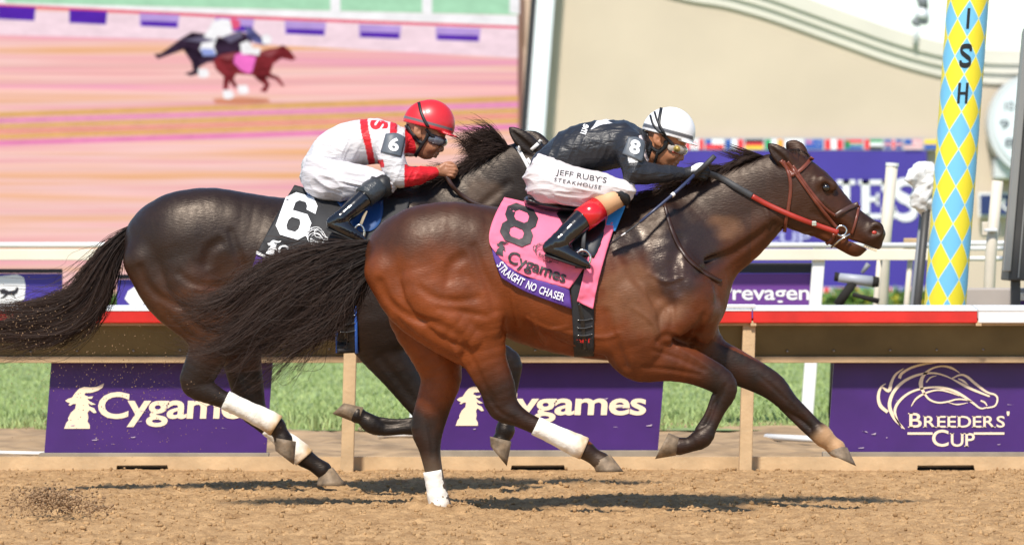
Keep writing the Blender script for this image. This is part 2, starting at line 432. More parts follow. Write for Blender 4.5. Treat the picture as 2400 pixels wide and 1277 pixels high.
def dirt_height(X, Y):
    P = np.stack([X, Y, 0*X], 1)
    h = fbm(P*[1.6, .8, 1], 3, 1)*.012
    a = fbm(P*[9, 7, 1], 3, 4); h += np.maximum(a, -.2)*.009
    b = vnoise(P*[38, 30, 1], 8); h += np.maximum(b, 0)**1.5*.017
    h += vnoise(P*[62, 55, 1], 15)*.004
    for hx, hy, rx, ry, dz in [(-.36, 25.15, .12, .16, .035), (-.95, 26.85, .1, .2, .02)]:      # soft rim thrown up round planted feet
        d = np.hypot((X-hx)/rx, (Y-hy)/ry); h += dz*np.exp(-(d-1.1)**2*4)
    return h
xs = np.arange(-3.3, 3.3, .014); ys = np.arange(21.6, YF+.03, .0145); X, Y = np.meshgrid(xs, ys)
Z = dirt_height(X.ravel(), Y.ravel()); edge = sstep(29.38, 29.0, Y.ravel())*.7+.3
V = np.stack([X.ravel(), Y.ravel(), Z*edge], 1)
tag(mesh_obj('dirt_track', V, grid_faces(len(xs), len(ys)), M_dirt, None, True), kind='structure')
M_far = mat('far_ground', (.12, .16, .05), .95, noise=.3, nscale=.5)
tag(mesh_obj('ground', [(-900, -100, -.06), (900, -100, -.06), (900, 2500, -.06), (-900, 2500, -.06)], [(0, 1, 2, 3)], M_far), kind='structure')
tag(mesh_obj('track_apron', [(-60, 2, -.03), (60, 2, -.03), (60, 21.8, -.03), (-60, 21.8, -.03)], [(0, 1, 2, 3)], M_dirt), kind='structure')
for nm, x0, x1 in (('track_apron', -60, -3.28), ('track_apron', 3.28, 60)):
    tag(mesh_obj(nm, [(x0, 21.8, -.012), (x1, 21.8, -.012), (x1, YF, -.012), (x0, YF, -.012)], [(0, 1, 2, 3)], M_dirt), kind='structure')
# loose clods lying on the surface, and dirt thrown up behind the hooves
def lumps(name, C, S, seed, m):
    bm = bmesh.new(); bmesh.ops.create_icosphere(bm, subdivisions=1, radius=1); bv = np.array([v.co[:] for v in bm.verts]); bm.verts.index_update(); bf = np.array([[v.index for v in f.verts] for f in bm.faces]); bm.free()
    r = np.random.default_rng(seed); n = len(C); j = 1+r.normal(size=(n, len(bv), 1))*.22; sc3 = r.uniform(.6, 1.3, (n, 1, 3))
    V = (bv[None]*j*sc3*S[:, None, None]+C[:, None]).reshape(-1, 3); Fc = (bf[None]+np.arange(n)[:, None, None]*len(bv)).reshape(-1, 3)
    return tag(mesh_obj(name, V, Fc, m, None, False), kind='stuff')
r = np.random.default_rng(5); n = 14000
cx = r.uniform(-3.2, 3.2, n); cy = 22+7.3*r.uniform(0, 1, n); S = .003+.012*r.uniform(0, 1, n)**4
lumps('loose_dirt_clods', np.stack([cx, cy, dirt_height(cx, cy)+S*.3], 1), S, 6, M_dirt)
spray = []; size = []
def puff(px, py, sx, sy, n, Y, smin, smax):
    for _ in range(n):
        p = W(px+r.normal()*sx, py+r.normal()*sy, Y+r.normal()*.25)
        if p.z > .02: spray.append(p); size.append(r.uniform(smin, smax))
puff(122, 1166, 36, 12, 420, 24.3, .003, .010); puff(118, 1172, 55, 15, 480, 24.3, .002, .006); puff(205, 1190, 34, 11, 300, 24.3, .002, .008); puff(70, 1188, 40, 14, 160, 24.3, .002, .006)
puff(240, 870, 130, 70, 420, 26.4, .0014, .0032); puff(330, 980, 150, 60, 160, 26.4, .0014, .003); puff(60, 760, 60, 40, 220, 26.4, .0014, .0034); puff(1090, 1180, 30, 12, 60, 25.0, .002, .006)
lumps('flying_dirt', np.array(spray), np.array(size), 9, mat('damp_soil', (.27, .165, .085), .95, noise=.5, nscale=40))

# sandy verge behind the rail, then the turf course
M_verge = mat('verge_soil', (.34, .225, .12), .95, noise=.5, nscale=3, bump=.8, bscale=18)
xs = np.arange(-4.6, 4.6, .06); ys = np.arange(29.5, 36.4, .06); X, Y = np.meshgrid(xs, ys); P = np.stack([X.ravel(), Y.ravel(), 0*X.ravel()], 1)
Z = fbm(P*[3, 2, 1], 4, 40)*.02+fbm(P*[14, 12, 1], 2, 41)*.008+.012*(Y.ravel() > 30.2)-.01
tag(mesh_obj('verge', np.stack([X.ravel(), Y.ravel(), Z], 1), grid_faces(len(xs), len(ys)), M_verge, None, True), kind='structure')
M_turf = mat('turf', (.21, .28, .10), .9, noise=.35, nscale=1.5, bump=.6, bscale=30)
tag(mesh_obj('turf_course', [(-60, 35.2, .004), (60, 35.2, .004), (60, 96.5, .004), (-60, 96.5, .004)], [(0, 1, 2, 3)], M_turf), kind='structure')
def grass(n, y0, y1, h0, h1, seed, clumpy):
    r = np.random.default_rng(seed); y = y0+(y1-y0)*r.uniform(0, 1, n)**1.4; x = r.uniform(-1, 1, n)*(2.7+y*.012)*(y/29)
    if clumpy:
        d = fbm(np.stack([x*1.6, y*.9, 0*x], 1), 3, seed); keep = d > r.uniform(-.5, .6, n)-.1; x, y = x[keep], y[keep]; n = len(x)
    h = r.uniform(h0, h1, n); w = r.uniform(.004, .009, n); a = r.uniform(0, 6.28, n); lx, ly = r.normal(size=n)*.4*h, r.normal(size=n)*.4*h
    dx, dy = np.cos(a)*w, np.sin(a)*w*.3
    V = np.stack([np.stack([x-dx, y-dy, 0*x], 1), np.stack([x+dx, y+dy, 0*x], 1), np.stack([x+lx*.4+dx*.8, y+ly*.4, h*.6], 1), np.stack([x+lx*.4-dx*.8, y+ly*.4, h*.6], 1), np.stack([x+lx, y+ly, h], 1)], 1).reshape(-1, 3)
    o = np.arange(n)*5; T = np.concatenate([np.stack([o, o+1, o+2], 1), np.stack([o, o+2, o+3], 1), np.stack([o+3, o+2, o+4], 1)])
    g = r.uniform(.6, 1.25, n)[:, None]*np.array([.25, .33, .12])+r.uniform(0, 1, n)[:, None]**4*np.array([.12, .10, .04]); return V, T, np.repeat(g, 5, 0)
M_grass = mat('grass_blades', (.1, .2, .04), .6, attr=True, spec=.25)
a = grass(70000, 35.6, 60, .015, .045, 51, False); b = grass(9000, 35.2, 37.6, .04, .11, 52, True)
tag(mesh_obj('grass', np.vstack([a[0], b[0]]), np.vstack([a[1], b[1]+len(a[0])]), M_grass, None, False, cols=np.vstack([a[2], b[2]])), 'short green turf grass growing beyond the rail', 'grass', kind='stuff')

# ------------------------------------------------------------------ running rail
M_red = mat('rail_red', (.60, .018, .012), .4, coat=.2, noise=.22, nscale=5, bump=.08, bscale=12)
M_white = mat('rail_white', (.78, .78, .76), .45, noise=.08, nscale=2)
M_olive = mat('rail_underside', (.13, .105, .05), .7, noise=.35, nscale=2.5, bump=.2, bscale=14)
M_wood = mat('bare_timber', (.52, .36, .20), .75, noise=.25, nscale=5, bump=.3, bscale=40)
M_conc = mat('footing_grey', (.27, .23, .18), .9, noise=.25, nscale=6)
def wbox(mb, x0, y0, x1, y1, Y, th, bev=0.0, lean=False):
    """box whose front face fills a photo rectangle at depth Y; lean shears it with the picture's uprights"""
    a = W(x0, y1, Y); b = W(x1, y0, Y); mb.box((a.x, Y, a.z), (b.x, Y+th, b.z), bev, SK if lean else 0.0); return mb
rail = thing('running_rail', 'red and white running rail with sloped cover over timber posts', 'rail')
YL = 29.18
for x0, x1, m in ((-420, 610, M_red), (612, 1762, M_red), (1765, 2291, M_red), (2293, 3000, M_white)):
    wbox(MB(), x0, 726.5, x1, 757, YL, .028, .006).build('rail_lip', m, rail)
    a, b = W(x0, 726, YL), W(x1, 726, YL); zt = HC+(HY-714.5)/F*(YL+.42)
    MB().add([(a.x, YL-.004, a.z+.002), (b.x, YL-.004, b.z+.002), (b.x, YL+.42, zt), (a.x, YL+.42, zt), (a.x, YL-.004, a.z-.006), (b.x, YL-.004, b.z-.006), (b.x, YL+.42, zt-.02), (a.x, YL+.42, zt-.02)],
             [(0, 1, 2, 3), (7, 6, 5, 4), (0, 4, 5, 1), (1, 5, 6, 2), (2, 6, 7, 3), (3, 7, 4, 0)]).build('top_cover', M_white, rail)
a, b = W(1683, 722, YL), W(1772, 713, YL); MB().box((a.x, YL-.006, a.z), (b.x, YL+.05, b.z-.0), .008).build('splice_plate', M_white, rail)
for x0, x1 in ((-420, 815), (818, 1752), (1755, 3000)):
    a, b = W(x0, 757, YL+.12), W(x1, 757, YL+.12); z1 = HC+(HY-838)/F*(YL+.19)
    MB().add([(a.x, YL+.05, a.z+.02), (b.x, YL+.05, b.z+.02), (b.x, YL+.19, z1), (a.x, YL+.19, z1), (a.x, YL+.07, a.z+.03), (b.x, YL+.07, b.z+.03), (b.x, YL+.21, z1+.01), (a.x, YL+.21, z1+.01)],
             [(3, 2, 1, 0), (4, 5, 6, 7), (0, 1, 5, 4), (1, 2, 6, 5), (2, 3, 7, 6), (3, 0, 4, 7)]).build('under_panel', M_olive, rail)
wbox(MB(), -420, 835, 3000, 850, YL+.17, .05, .004).build('timber_stringer', M_wood, rail)
wbox(MB(), -420, 757, 3000, 763, YL+.03, .02).build('lip_batten', M_wood, rail)
for x0 in (1740, 806, -128, 2674):
    a = W(x0, 1080, YL+.04); b = W(x0+30, 757, YL+.04)
    MB().box((a.x-.02, YL+.035, -.02), (b.x-.02, YL+.12, b.z+.01), .006, SK*.35).build('timber_post', M_wood, rail)
for i in range(22):
    c = W(-60+i*118+(i*37 % 23), 818+(i*13 % 7), YL+.165); MB().tube([(c.x, c.y-.012, c.z), (c.x, c.y+.03, c.z)], .007, 8).build('bolt', mat('bolt_steel', (.30, .28, .25), .4, metal=.7), rail, True)
for x in (612, 1764, 2292): wbox(MB(), x-5, 752, x+9, 764, YL+.004, .03, .003).build('joint_bracket', M_wood, rail)
# kickboard plank at the foot with drain notches
kick = thing('kickboard', 'pale timber kickboard along the foot of the rail with dark drain slots', 'board')
def px2x(px, Y): return (px-CX)/F*Y
z1 = HC+(HY-1070)/F*YF; z0 = -.03; zs = HC+(HY-1090)/F*YF
cuts = [(270, 398), (1195, 1328), (2147, 2288)]; poly = [(px2x(-420, YF), z0)]
for c0, c1 in cuts: poly += [(px2x(c0, YF), z0), (px2x(c0+4, YF), zs), (px2x(c1-6, YF), zs+.002), (px2x(c1, YF), z0)]
poly += [(px2x(3000, YF), z0), (px2x(3000, YF), z1), (px2x(-420, YF), z1)]
mb = MB(); n = len(poly); bm = bmesh.new(); vv = [bm.verts.new((x, YF, z)) for x, z in poly]; fc = bm.faces.new(vv); ex = bmesh.ops.extrude_face_region(bm, geom=[fc])
bmesh.ops.translate(bm, verts=[g for g in ex['geom'] if isinstance(g, bmesh.types.BMVert)], vec=(0, .05, 0)); bmesh.ops.recalc_face_normals(bm, faces=bm.faces[:]); bmesh.ops.triangulate(bm, faces=bm.faces[:])
me = bpy.data.meshes.new('plank'); bm.to_mesh(me); bm.free(); me.materials.append(M_wood); link(bpy.data.objects.new('plank', me), kick)
M_black = mat('black_parts_gap_shade', (.012, .01, .008), .9)
for c0, c1 in cuts:
    mb = MB(); mb.box((px2x(c0-6, YF), YF+.052, z0), (px2x(c1+6, YF), YF+.075, zs+.01)); mb.build('slot_shade_block', M_black, kick)  # near-black block added behind each notch, its colour standing for the slot's shade

# ------------------------------------------------------------------ advertising boards behind the rail
M_purple = mat('board_purple', (.052, .012, .145), .45, noise=.16, nscale=4, bump=.25, bscale=3.5)
M_cream = mat('print_cream', (.86, .70, .52), .55)
M_wprint = mat('print_white', (.8, .8, .8), .5)
DRAGON = [(515, 628), (530, 580), (545, 560), (540, 545), (560, 500), (590, 470), (595, 432), (575, 430), (550, 445), (535, 440), (548, 425), (525, 418), (508, 405), (530, 390), (560, 380), (580, 345), (610, 310), (650, 295), (700, 300), (750, 295), (785, 275), (803, 268),
          (795, 300), (760, 325), (710, 342), (660, 345), (655, 360), (690, 375), (725, 370), (715, 390), (680, 390), (700, 410), (750, 435), (715, 440), (690, 425), (700, 450), (740, 465), (762, 500), (740, 505), (705, 480), (690, 500), (700, 540), (695, 570), (715, 600), (718, 628)]
CYG = text2d('Cygames', .022, .95, .25)
def dragon(box):
    P, T = fill_poly([(x, -y) for x, y in DRAGON], cell=60); return fit(P, box), T
# strokes of the running-horse emblem, in a 4x enlarged frame whose origin is photo (1800,820)
EMB = [([(1290, 740), (1195, 640), (1148, 530), (1165, 430), (1220, 345), (1310, 272), (1430, 225), (1560, 212), (1660, 235), (1735, 268)], [6, 30, 34, 32, 30, 26, 22, 18, 14, 10]),
       ([(1268, 735), (1212, 640), (1198, 555), (1240, 475), (1330, 400), (1450, 358), (1590, 345), (1720, 372), (1840, 430), (1930, 495), (2000, 545), (2060, 535)], [6, 22, 26, 24, 20, 18, 18, 30, 30, 22, 18, 12]),
       ([(1350, 525), (1395, 455), (1480, 402), (1590, 372), (1700, 385), (1800, 425)], [6, 20, 16, 14, 22, 10]),
       ([(1130, 580), (1062, 520), (1042, 430), (1068, 345), (1112, 312)], [30, 34, 30, 24, 6]), ([(1080, 345), (1140, 380), (1165, 300), (1205, 225), (1280, 168)], [16, 34, 26, 20, 4]),
       ([(1240, 262), (1262, 215), (1360, 158), (1490, 125), (1640, 108)], [30, 22, 20, 16, 4]), ([(1470, 400), (1440, 325), (1462, 240), (1540, 172), (1640, 147), (1730, 165), (1805, 212)], [24, 40, 26, 16, 14, 22, 4]),
       ([(1490, 300), (1530, 255), (1590, 235)], [14, 12, 3]), ([(1470, 400), (1520, 460), (1600, 490), (1690, 482), (1770, 460), (1850, 462), (1920, 482)], [20, 18, 16, 16, 14, 14, 8]),
       ([(1700, 490), (1780, 508), (1880, 492)], [4, 14, 4]), ([(1735, 268), (1840, 325), (1950, 378), (2085, 432)], [10, 28, 22, 16]), ([(1730, 262), (1815, 228), (1880, 252), (1950, 312), (2060, 392), (2132, 415), (2158, 455), (2135, 520), (2060, 540)], [10, 16, 24, 26, 24, 18, 18, 16, 14]),
       ([(1790, 265), (1835, 285), (1885, 325)], [10, 22, 4]), ([(2000, 470), (2040, 490), (2060, 520)], [14, 16, 10])]
def emblem(box):
    """running-horse emblem over the two-line serif name, fitted to a photo box"""
    parts = []
    for p, w in EMB: parts.append(stroke2d(p, w, 5))
    P, T = serif_line("BREEDERS'", 5); q = fit(P, (1320, 572, 2270, 725)); parts.append((q, T))
    P, T = serif_line('CUP', 5); q = fit(P, (1545, 745, 1945, 905)); parts.append((q, T))
    for x0, x1 in ((1315, 1550), (1935, 2222)): parts.append((np.array([(x0, 770), (x1, 770), (x1, 792), (x0, 792)], float), np.array([[0, 1, 2, 3]])))
    V, T = merge2d(parts); lo = np.array([1040, 108.]); hi = np.array([2270, 905.])
    q = (V-lo)/(hi-lo); return np.stack([box[0]+q[:, 0]*(box[2]-box[0]), box[1]+q[:, 1]*(box[3]-box[1])], 1), T
def serif_line(word, n=5, caps=True):
    """small capitals with slab serifs: outline letters plus serif bars at stem ends; first letter larger"""
    parts = []; x = 0.0
    stems = {'B': (0,), 'R': (0, 1), 'E': (0,), 'D': (0,), 'P': (0,), 'U': (0, 1), 'I': (.5,), 'H': (0, 1), 'N': (0, 1), 'T': (.5,), 'A': (0, 1), 'S': (), 'C': (), 'G': (), 'O': (), "'": ()}
    for i, ch in enumerate(word):
        if ch == ' ': x += .35; continue
        P, T = text2d(ch, .012, 1, .3); lo, hi = P.min(0), P.max(0); wd = hi[0]-lo[0]; sc_ = 1.0 if i == 0 and caps else .8
        hh = .70*sc_; y0 = 0.0
        if ch == "'": q = np.stack([(P[:, 0]-lo[0]), (P[:, 1]-lo[1])/(hi[1]-lo[1])*.22+.56], 1); parts.append((q+[x, 0], T)); x += wd+.05; continue
        q = np.stack([(P[:, 0]-lo[0])*sc_, (P[:, 1]-lo[1])/(hi[1]-lo[1])*hh], 1); parts.append((q+[x, 0], T))
        W_ = wd*sc_; sw = .10*sc_; st = .045*sc_
        for s_ in stems[ch]:
            c = x+s_*W_+(.05*sc_ if s_ == 0 else (-.05*sc_ if s_ == 1 else 0))
            for yy in ((0, hh-st) if not (ch in 'BEDP' and s_ == 0) else (0, hh-st)):
                if ch == 'P' and yy == 0 or ch in 'IHNTBRAEDUP':
                    if ch in 'T' and yy > 0: continue
                    if ch == 'A' and yy > 0: continue
                    if ch == 'U' and yy == 0: continue
                    if ch == 'R' and s_ == 1 and yy > 0: continue
                    parts.append((np.array([(c-sw, yy), (c+sw, yy), (c+sw, yy+st), (c-sw, yy+st)]), np.array([[0, 1, 2, 3]])))
        x += W_+.09*sc_
    return merge2d(parts)
YBD = 29.47
def board(x0t, x1t, x0b, x1b, yt, yb, label, name='advertising_board'):
    t = thing(name, label, 'board', 'advertising boards behind the rail')
    A = [W(x0b, yb, YBD), W(x1b, yb, YBD), W(x1t, yt, YBD), W(x0t, yt, YBD)]
    mb = MB(); n = 4; v = [tuple(p) for p in A]+[(p.x, YBD+.03, p.z) for p in A]
    mb.add(v, [(0, 1, 2, 3), (7, 6, 5, 4), (0, 4, 5, 1), (1, 5, 6, 2), (2, 6, 7, 3), (3, 7, 4, 0)]).build('panel', M_purple, t)
    mb = MB(); a, b = W(x0b-12, 1074, YBD-.02), W(x1b+6, yb, YBD-.02); mb.box((a.x, YBD-.03, a.z-.05), (b.x, YBD+.06, b.z-.002), .004); mb.build('footing', M_conc, t)
    return t
def lean_pts(P, yref): P = P.copy(); P[:, 0] += (yref-P[:, 1])*SK; return P
b1 = board(121, 640, 104, 624, 838, 1060, 'purple advertising board reading Cygames behind the dark horse hind legs')
q, T = dragon((148, 898, 236, 1004)); decal('goat_emblem', lean_pts(q, 1004), T, M_cream, b1, Y=YBD, off=.004)
q = fit(CYG[0], (226, 918, 604, 1000)); decal('lettering', lean_pts(q, 1000), CYG[1], M_cream, b1, Y=YBD, off=.004)
b2 = board(1046, 1560, 1030, 1542, 838, 1054, 'purple advertising board reading Cygames between the two timber posts')
q, T = dragon((1066, 898, 1142, 997)); decal('goat_emblem', lean_pts(q, 997), T, M_cream, b2, Y=YBD, off=.004)
q = fit(CYG[0], (1136, 915, 1512, 990)); decal('lettering', lean_pts(q, 990), CYG[1], M_cream, b2, Y=YBD, off=.004)
b3 = board(1955, 2470, 1940, 2455, 838, 1058, "purple advertising board with a horse head emblem reading Breeders' Cup")
q, T = emblem((2058, 848, 2366, 1046)); decal('horse_emblem', q, T, M_cream, b3, Y=YBD, off=.004)

r = np.random.default_rng(91); M_scuff = mat('scuff_pale', (.42, .34, .44), .8)
for bd, x0, x1 in ((b1, 120, 615), (b2, 1045, 1535), (b3, 1965, 2440)):
    for _ in range(9):
        x, y, w, h = r.uniform(x0, x1), r.uniform(930, 1050), r.uniform(3, 16), r.uniform(.6, 1.8)
        decal('scuff', np.array([(x, y), (x+w, y+r.normal()*2), (x+w*.8, y+h), (x+w*.1, y+h)]), np.array([[0, 1, 2], [0, 2, 3]]), M_scuff, bd, Y=YBD, off=.006)
# ------------------------------------------------------------------ white turf rail behind, with hoardings on it
M_cream_paint = mat('cream_paint', (.74, .68, .55), .5, noise=.1, nscale=2)
turf_rail = thing('turf_rail', 'white turf rail with round top tube and cream lower plank', 'rail')
a, b = W(-400, 574, YR), W(2190, 575, YR); MB().tube([(a.x, YR, a.z), (b.x, YR, b.z)], .02, 12).build('top_tube', M_white, turf_rail, True)
wbox(MB(), -400, 584, 2190, 610, YR-.01, .03, .005).build('lower_plank', M_cream_paint, turf_rail)
for xb in (1890, 972):
    a = W(xb, 1000, YR); z = HC+(HY-580)/F*YR
    MB().box((a.x-.045, YR+.025, -.02), (a.x+.045, YR+.10, z), .008, SK).build('post', M_white, turf_rail)
M_navy = mat('hoarding_dark', (.012, .012, .02), .5)
M_blue = mat('hoarding_blue', (.05, .03, .28), .5, noise=.06, nscale=2)
def hoarding(x0, x1, yt, yb, Y, label, m=M_blue, top=None):
    t = thing('hoarding', label, 'board', 'hoardings on the turf rail')
    wbox(MB(), x0, yt, x1, yb, Y, .03, .004).build('panel', m, t)
    if top: wbox(MB(), x0, top, x1, yt-1.0, Y+.002, .03, .004).build('top_strip', M_navy, t)
    return t
M_purple2 = mat('hoarding_purple', (.13, .035, .24), .5, noise=.06, nscale=2)
h1 = hoarding(1650, 1904, 641, 790, YR+.13, 'purple hoarding with white lowercase lettering under the white turf rail', M_purple2, 616)
q, T = text2d('Prevagen', .014, .97, .3); decal('lettering', fit(q, (1687, 668, 1897, 714)), T, M_wprint, h1, Y=YR+.13, off=.004)
h2 = hoarding(-60, 146, 641, 800, YR+.13, 'blue hoarding with a deer emblem on a white shield', M_blue, 630)
P, T = fill_poly([(-6, 648), (40, 643), (56, 650), (60, 670), (57, 700), (46, 712), (28, 717), (0, 714), (-20, 700), (-24, 660)], cell=40); decal('shield', P, T, M_wprint, h2, Y=YR+.13, off=.004)
P, T = fill_poly([(-2, 680), (8, 676), (22, 682), (34, 680), (40, 672), (44, 676), (41, 686), (34, 690), (36, 700), (31, 692), (20, 690), (10, 698), (0, 700), (12, 690), (2, 688)], cell=40); decal('deer', P, T, M_navy, h2, Y=YR+.13, off=.007)
h3 = hoarding(274, 640, 655, 800, YR+.13, 'blue hoarding with a pale round emblem beside the deer hoarding', M_blue, 643)
P, T = fill_poly([(292, 700), (300, 682), (318, 670), (345, 668), (352, 690), (340, 712), (310, 720)], cell=30); decal('emblem', P, T, M_wprint, h3, Y=YR+.13, off=.004)
# white pipes lying on the verge at the foot of the turf rail
for x0, y0, x1, y1, gl in ((1795, 1027, 1985, 1035, 'long white pipe lying on the verge beside the white post'), (885, 1020, 978, 1020, 'short white pipe lying on the verge behind the timber post'), (-60, 1062, 104, 1066, 'thinnest white pipe, lying against the foot of a purple board')):
    Ya, Yb = ground_depth(y0, .02), ground_depth(y1, .02); a, b = W(x0, y0, Ya), W(x1, y1, Yb); mb = MB(); mb.tube([(a.x, Ya, a.z+.01), ((a.x+b.x)/2, (Ya+Yb)/2, (a.z+b.z)/2+.008), (b.x, Yb, b.z+.01)], .022 if x0 > 100 else .012, 12)
    o = mb.build('pipe', M_white, None, True); tag(o, gl, 'pipe', 'white pipes on the verge')
# ------------------------------------------------------------------ infield building, screen, banner, finish post
M_stucco = mat('stucco_beige', (.56, .465, .36), .9, noise=.06, nscale=.6, bump=.15, bscale=6)
M_trim = mat('cornice_white', (.62, .585, .51), .8, noise=.06, nscale=1)
def curve_px(pts, n=60): return resample(catmull(pts, 8), n)
bld = thing('infield_building', 'beige stucco building with a sweeping curved white cornice', 'building')
low = curve_px([(1150, -70), (1270, -62), (1450, -38), (1610, 0), (1700, 15), (1800, 43), (1900, 78), (2000, 114), (2100, 149), (2204, 177), (2310, 194), (2480, 196), (2700, 196)])
def wp(p, Y): v = W(p[0], p[1], Y); return (v.x, v.z)
base_y = HY+HC*F/YW
MB().prism([wp((1100, base_y), YW), wp((2900, base_y), YW)]+[wp((2900, 196), YW)]+[wp(p, YW) for p in low[::-1]]+[wp((1100, -70), YW)], YW, YW+6).build('wall', M_stucco, bld)
for (o0, o1, proud, nm) in ((-2, 22, .06, 'cornice_bed'), (22, 44, .12, 'cornice_band'), (44, 76, .18, 'cornice_crown')):
    A = [wp((x, y-o0), YW) for x, y in low]; B = [wp((x+4, y-o1), YW) for x, y in low]
    n = len(A); v = []; f = []
    for y in (YW-proud, YW+1.0): v += [(p[0], y, p[1]) for p in A]+[(p[0], y, p[1]) for p in B]
    for i in range(n-1): f += [(i, i+1, n+i+1, n+i), (2*n+i, 3*n+i, 3*n+i+1, 2*n+i+1), (i, 2*n+i, 2*n+i+1, i+1), (n+i, n+i+1, 3*n+i+1, 3*n+i)]
    mesh_obj(nm, v, f, M_trim, bld, False)
# video screen
scr = thing('video_screen', 'giant lit video screen showing a blurred replay of the two racing horses', 'screen')
YS = 96.55
def screen_material():
    m = bpy.data.materials.new('screen_picture'); m.use_nodes = True; nt = m.node_tree; n = nt.nodes; l = nt.links
    for x in list(n): n.remove(x)
    out = n.new('ShaderNodeOutputMaterial'); em = n.new('ShaderNodeEmission'); l.new(em.outputs[0], out.inputs[0])
    g = n.new('ShaderNodeNewGeometry'); mp = n.new('ShaderNodeMapping'); l.new(g.outputs['Position'], mp.inputs[0]); mp.inputs['Rotation'].default_value = (0, R(2.2), 0); mp.inputs['Scale'].default_value = (.05, 0, 3.4)
    t = n.new('ShaderNodeTexNoise'); t.inputs['Scale'].default_value = 1; t.inputs['Detail'].default_value = 4; t.inputs['Roughness'].default_value = .6; l.new(mp.outputs[0], t.inputs['Vector'])
    rp = n.new('ShaderNodeValToRGB'); e = rp.color_ramp.elements
    cols = [(.0, srgb(238, 165, 190)), (.34, srgb(240, 165, 190)), (.44, srgb(248, 188, 184)), (.50, srgb(251, 205, 200)), (.57, srgb(247, 192, 165)), (.64, srgb(240, 180, 125)), (.74, srgb(250, 208, 185))]
    e[0].position, e[0].color = cols[0]; e[1].position, e[1].color = cols[-1]
    for p, c in cols[1:-1]: x = e.new(p); x.color = c
    l.new(t.outputs['Fac'], rp.inputs[0])
    mp2 = n.new('ShaderNodeMapping'); l.new(g.outputs['Position'], mp2.inputs[0]); mp2.inputs['Rotation'].default_value = (0, R(2.2), 0); mp2.inputs['Scale'].default_value = (.02, 0, 22)
    t2 = n.new('ShaderNodeTexNoise'); t2.inputs['Scale'].default_value = 1; t2.inputs['Detail'].default_value = 1; l.new(mp2.outputs[0], t2.inputs['Vector'])
    mr = n.new('ShaderNodeMapRange'); mr.inputs['From Min'].default_value = .3; mr.inputs['From Max'].default_value = .7; mr.inputs['To Min'].default_value = .9; mr.inputs['To Max'].default_value = 1.08; l.new(t2.outputs['Fac'], mr.inputs[0])
    mx = n.new('ShaderNodeMix'); mx.data_type = 'RGBA'; mx.blend_type = 'MULTIPLY'; mx.inputs[0].default_value = 1; l.new(rp.outputs[0], mx.inputs[6]); l.new(mr.outputs[0], mx.inputs[7])
    l.new(mx.outputs[2], em.inputs[0]); em.inputs[1].default_value = .72
    return m
def glow(name, rgb):
    """lit picture colour whose edge fades out with the 'fade' attribute, as on a coarse soft screen"""
    key = 'screen_'+name
    if key in MATS: return MATS[key]
    m = bpy.data.materials.new(key); m.use_nodes = True; MATS[key] = m; nt = m.node_tree; n = nt.nodes; l = nt.links
    for x in list(n): n.remove(x)
    out = n.new('ShaderNodeOutputMaterial'); em = n.new('ShaderNodeEmission'); tr = n.new('ShaderNodeBsdfTransparent'); mx = n.new('ShaderNodeMixShader'); at = n.new('ShaderNodeAttribute'); at.attribute_name = 'fade'
    g = n.new('ShaderNodeNewGeometry'); mp = n.new('ShaderNodeMapping'); mp.inputs['Scale'].default_value = (2.2, 0, 5); l.new(g.outputs['Position'], mp.inputs[0])
    tn = n.new('ShaderNodeTexNoise'); tn.inputs['Scale'].default_value = 1; tn.inputs['Detail'].default_value = 5; tn.inputs['Roughness'].default_value = .7; l.new(mp.outputs[0], tn.inputs['Vector'])
    mr = n.new('ShaderNodeMapRange'); mr.inputs['From Min'].default_value = .3; mr.inputs['From Max'].default_value = .7; v_ = max(rgb)/255; mr.inputs['To Min'].default_value = .35 if v_ < .5 else .86; mr.inputs['To Max'].default_value = 2.6 if v_ < .5 else 1.1; l.new(tn.outputs['Fac'], mr.inputs[0])
    mm = n.new('ShaderNodeMix'); mm.data_type = 'RGBA'; mm.blend_type = 'MULTIPLY'; mm.inputs[0].default_value = 1; mm.inputs[6].default_value = srgb(*rgb); l.new(mr.outputs[0], mm.inputs[7]); l.new(mm.outputs[2], em.inputs[0])
    em.inputs[1].default_value = .72; l.new(at.outputs['Fac'], mx.inputs[0]); l.new(tr.outputs[0], mx.inputs[1]); l.new(em.outputs[0], mx.inputs[2]); l.new(mx.outputs[0], out.inputs[0])
    return m
wbox(MB(), -500, -260, 1213, 708, YS, .3).build('picture', screen_material(), scr)
def spoly(name, pts, m, off, soft=2.6):
    A = np.array(pts, float); ar = np.sum(A[:, 0]*np.roll(A[:, 1], -1)-np.roll(A[:, 0], -1)*A[:, 1])
    if ar < 0: A = A[::-1]
    e = np.roll(A, -1, 0)-A; e /= np.linalg.norm(e, axis=1)[:, None]+1e-9; nr = np.stack([e[:, 1], -e[:, 0]], 1); vn = nr+np.roll(nr, 1, 0); vn /= np.linalg.norm(vn, axis=1)[:, None]+1e-6
    I, O = A-vn*soft*.4, A+vn*soft; P, T = fill_poly([tuple(p) for p in I], cell=1e6); n = len(A); o = len(P); i = np.arange(n); j = (i+1) % n
    P = np.vstack([P, I, O]); T = np.vstack([T, np.stack([o+i, o+j, o+n+j], 1), np.stack([o+i, o+n+j, o+n+i], 1)])
    ob = decal(name, P, T, m, scr, Y=YS, off=off); at = ob.data.attributes.new('fade', 'FLOAT', 'POINT'); f = np.ones(len(P), np.float32); f[o+n:] = 0; at.data.foreach_set('value', f)
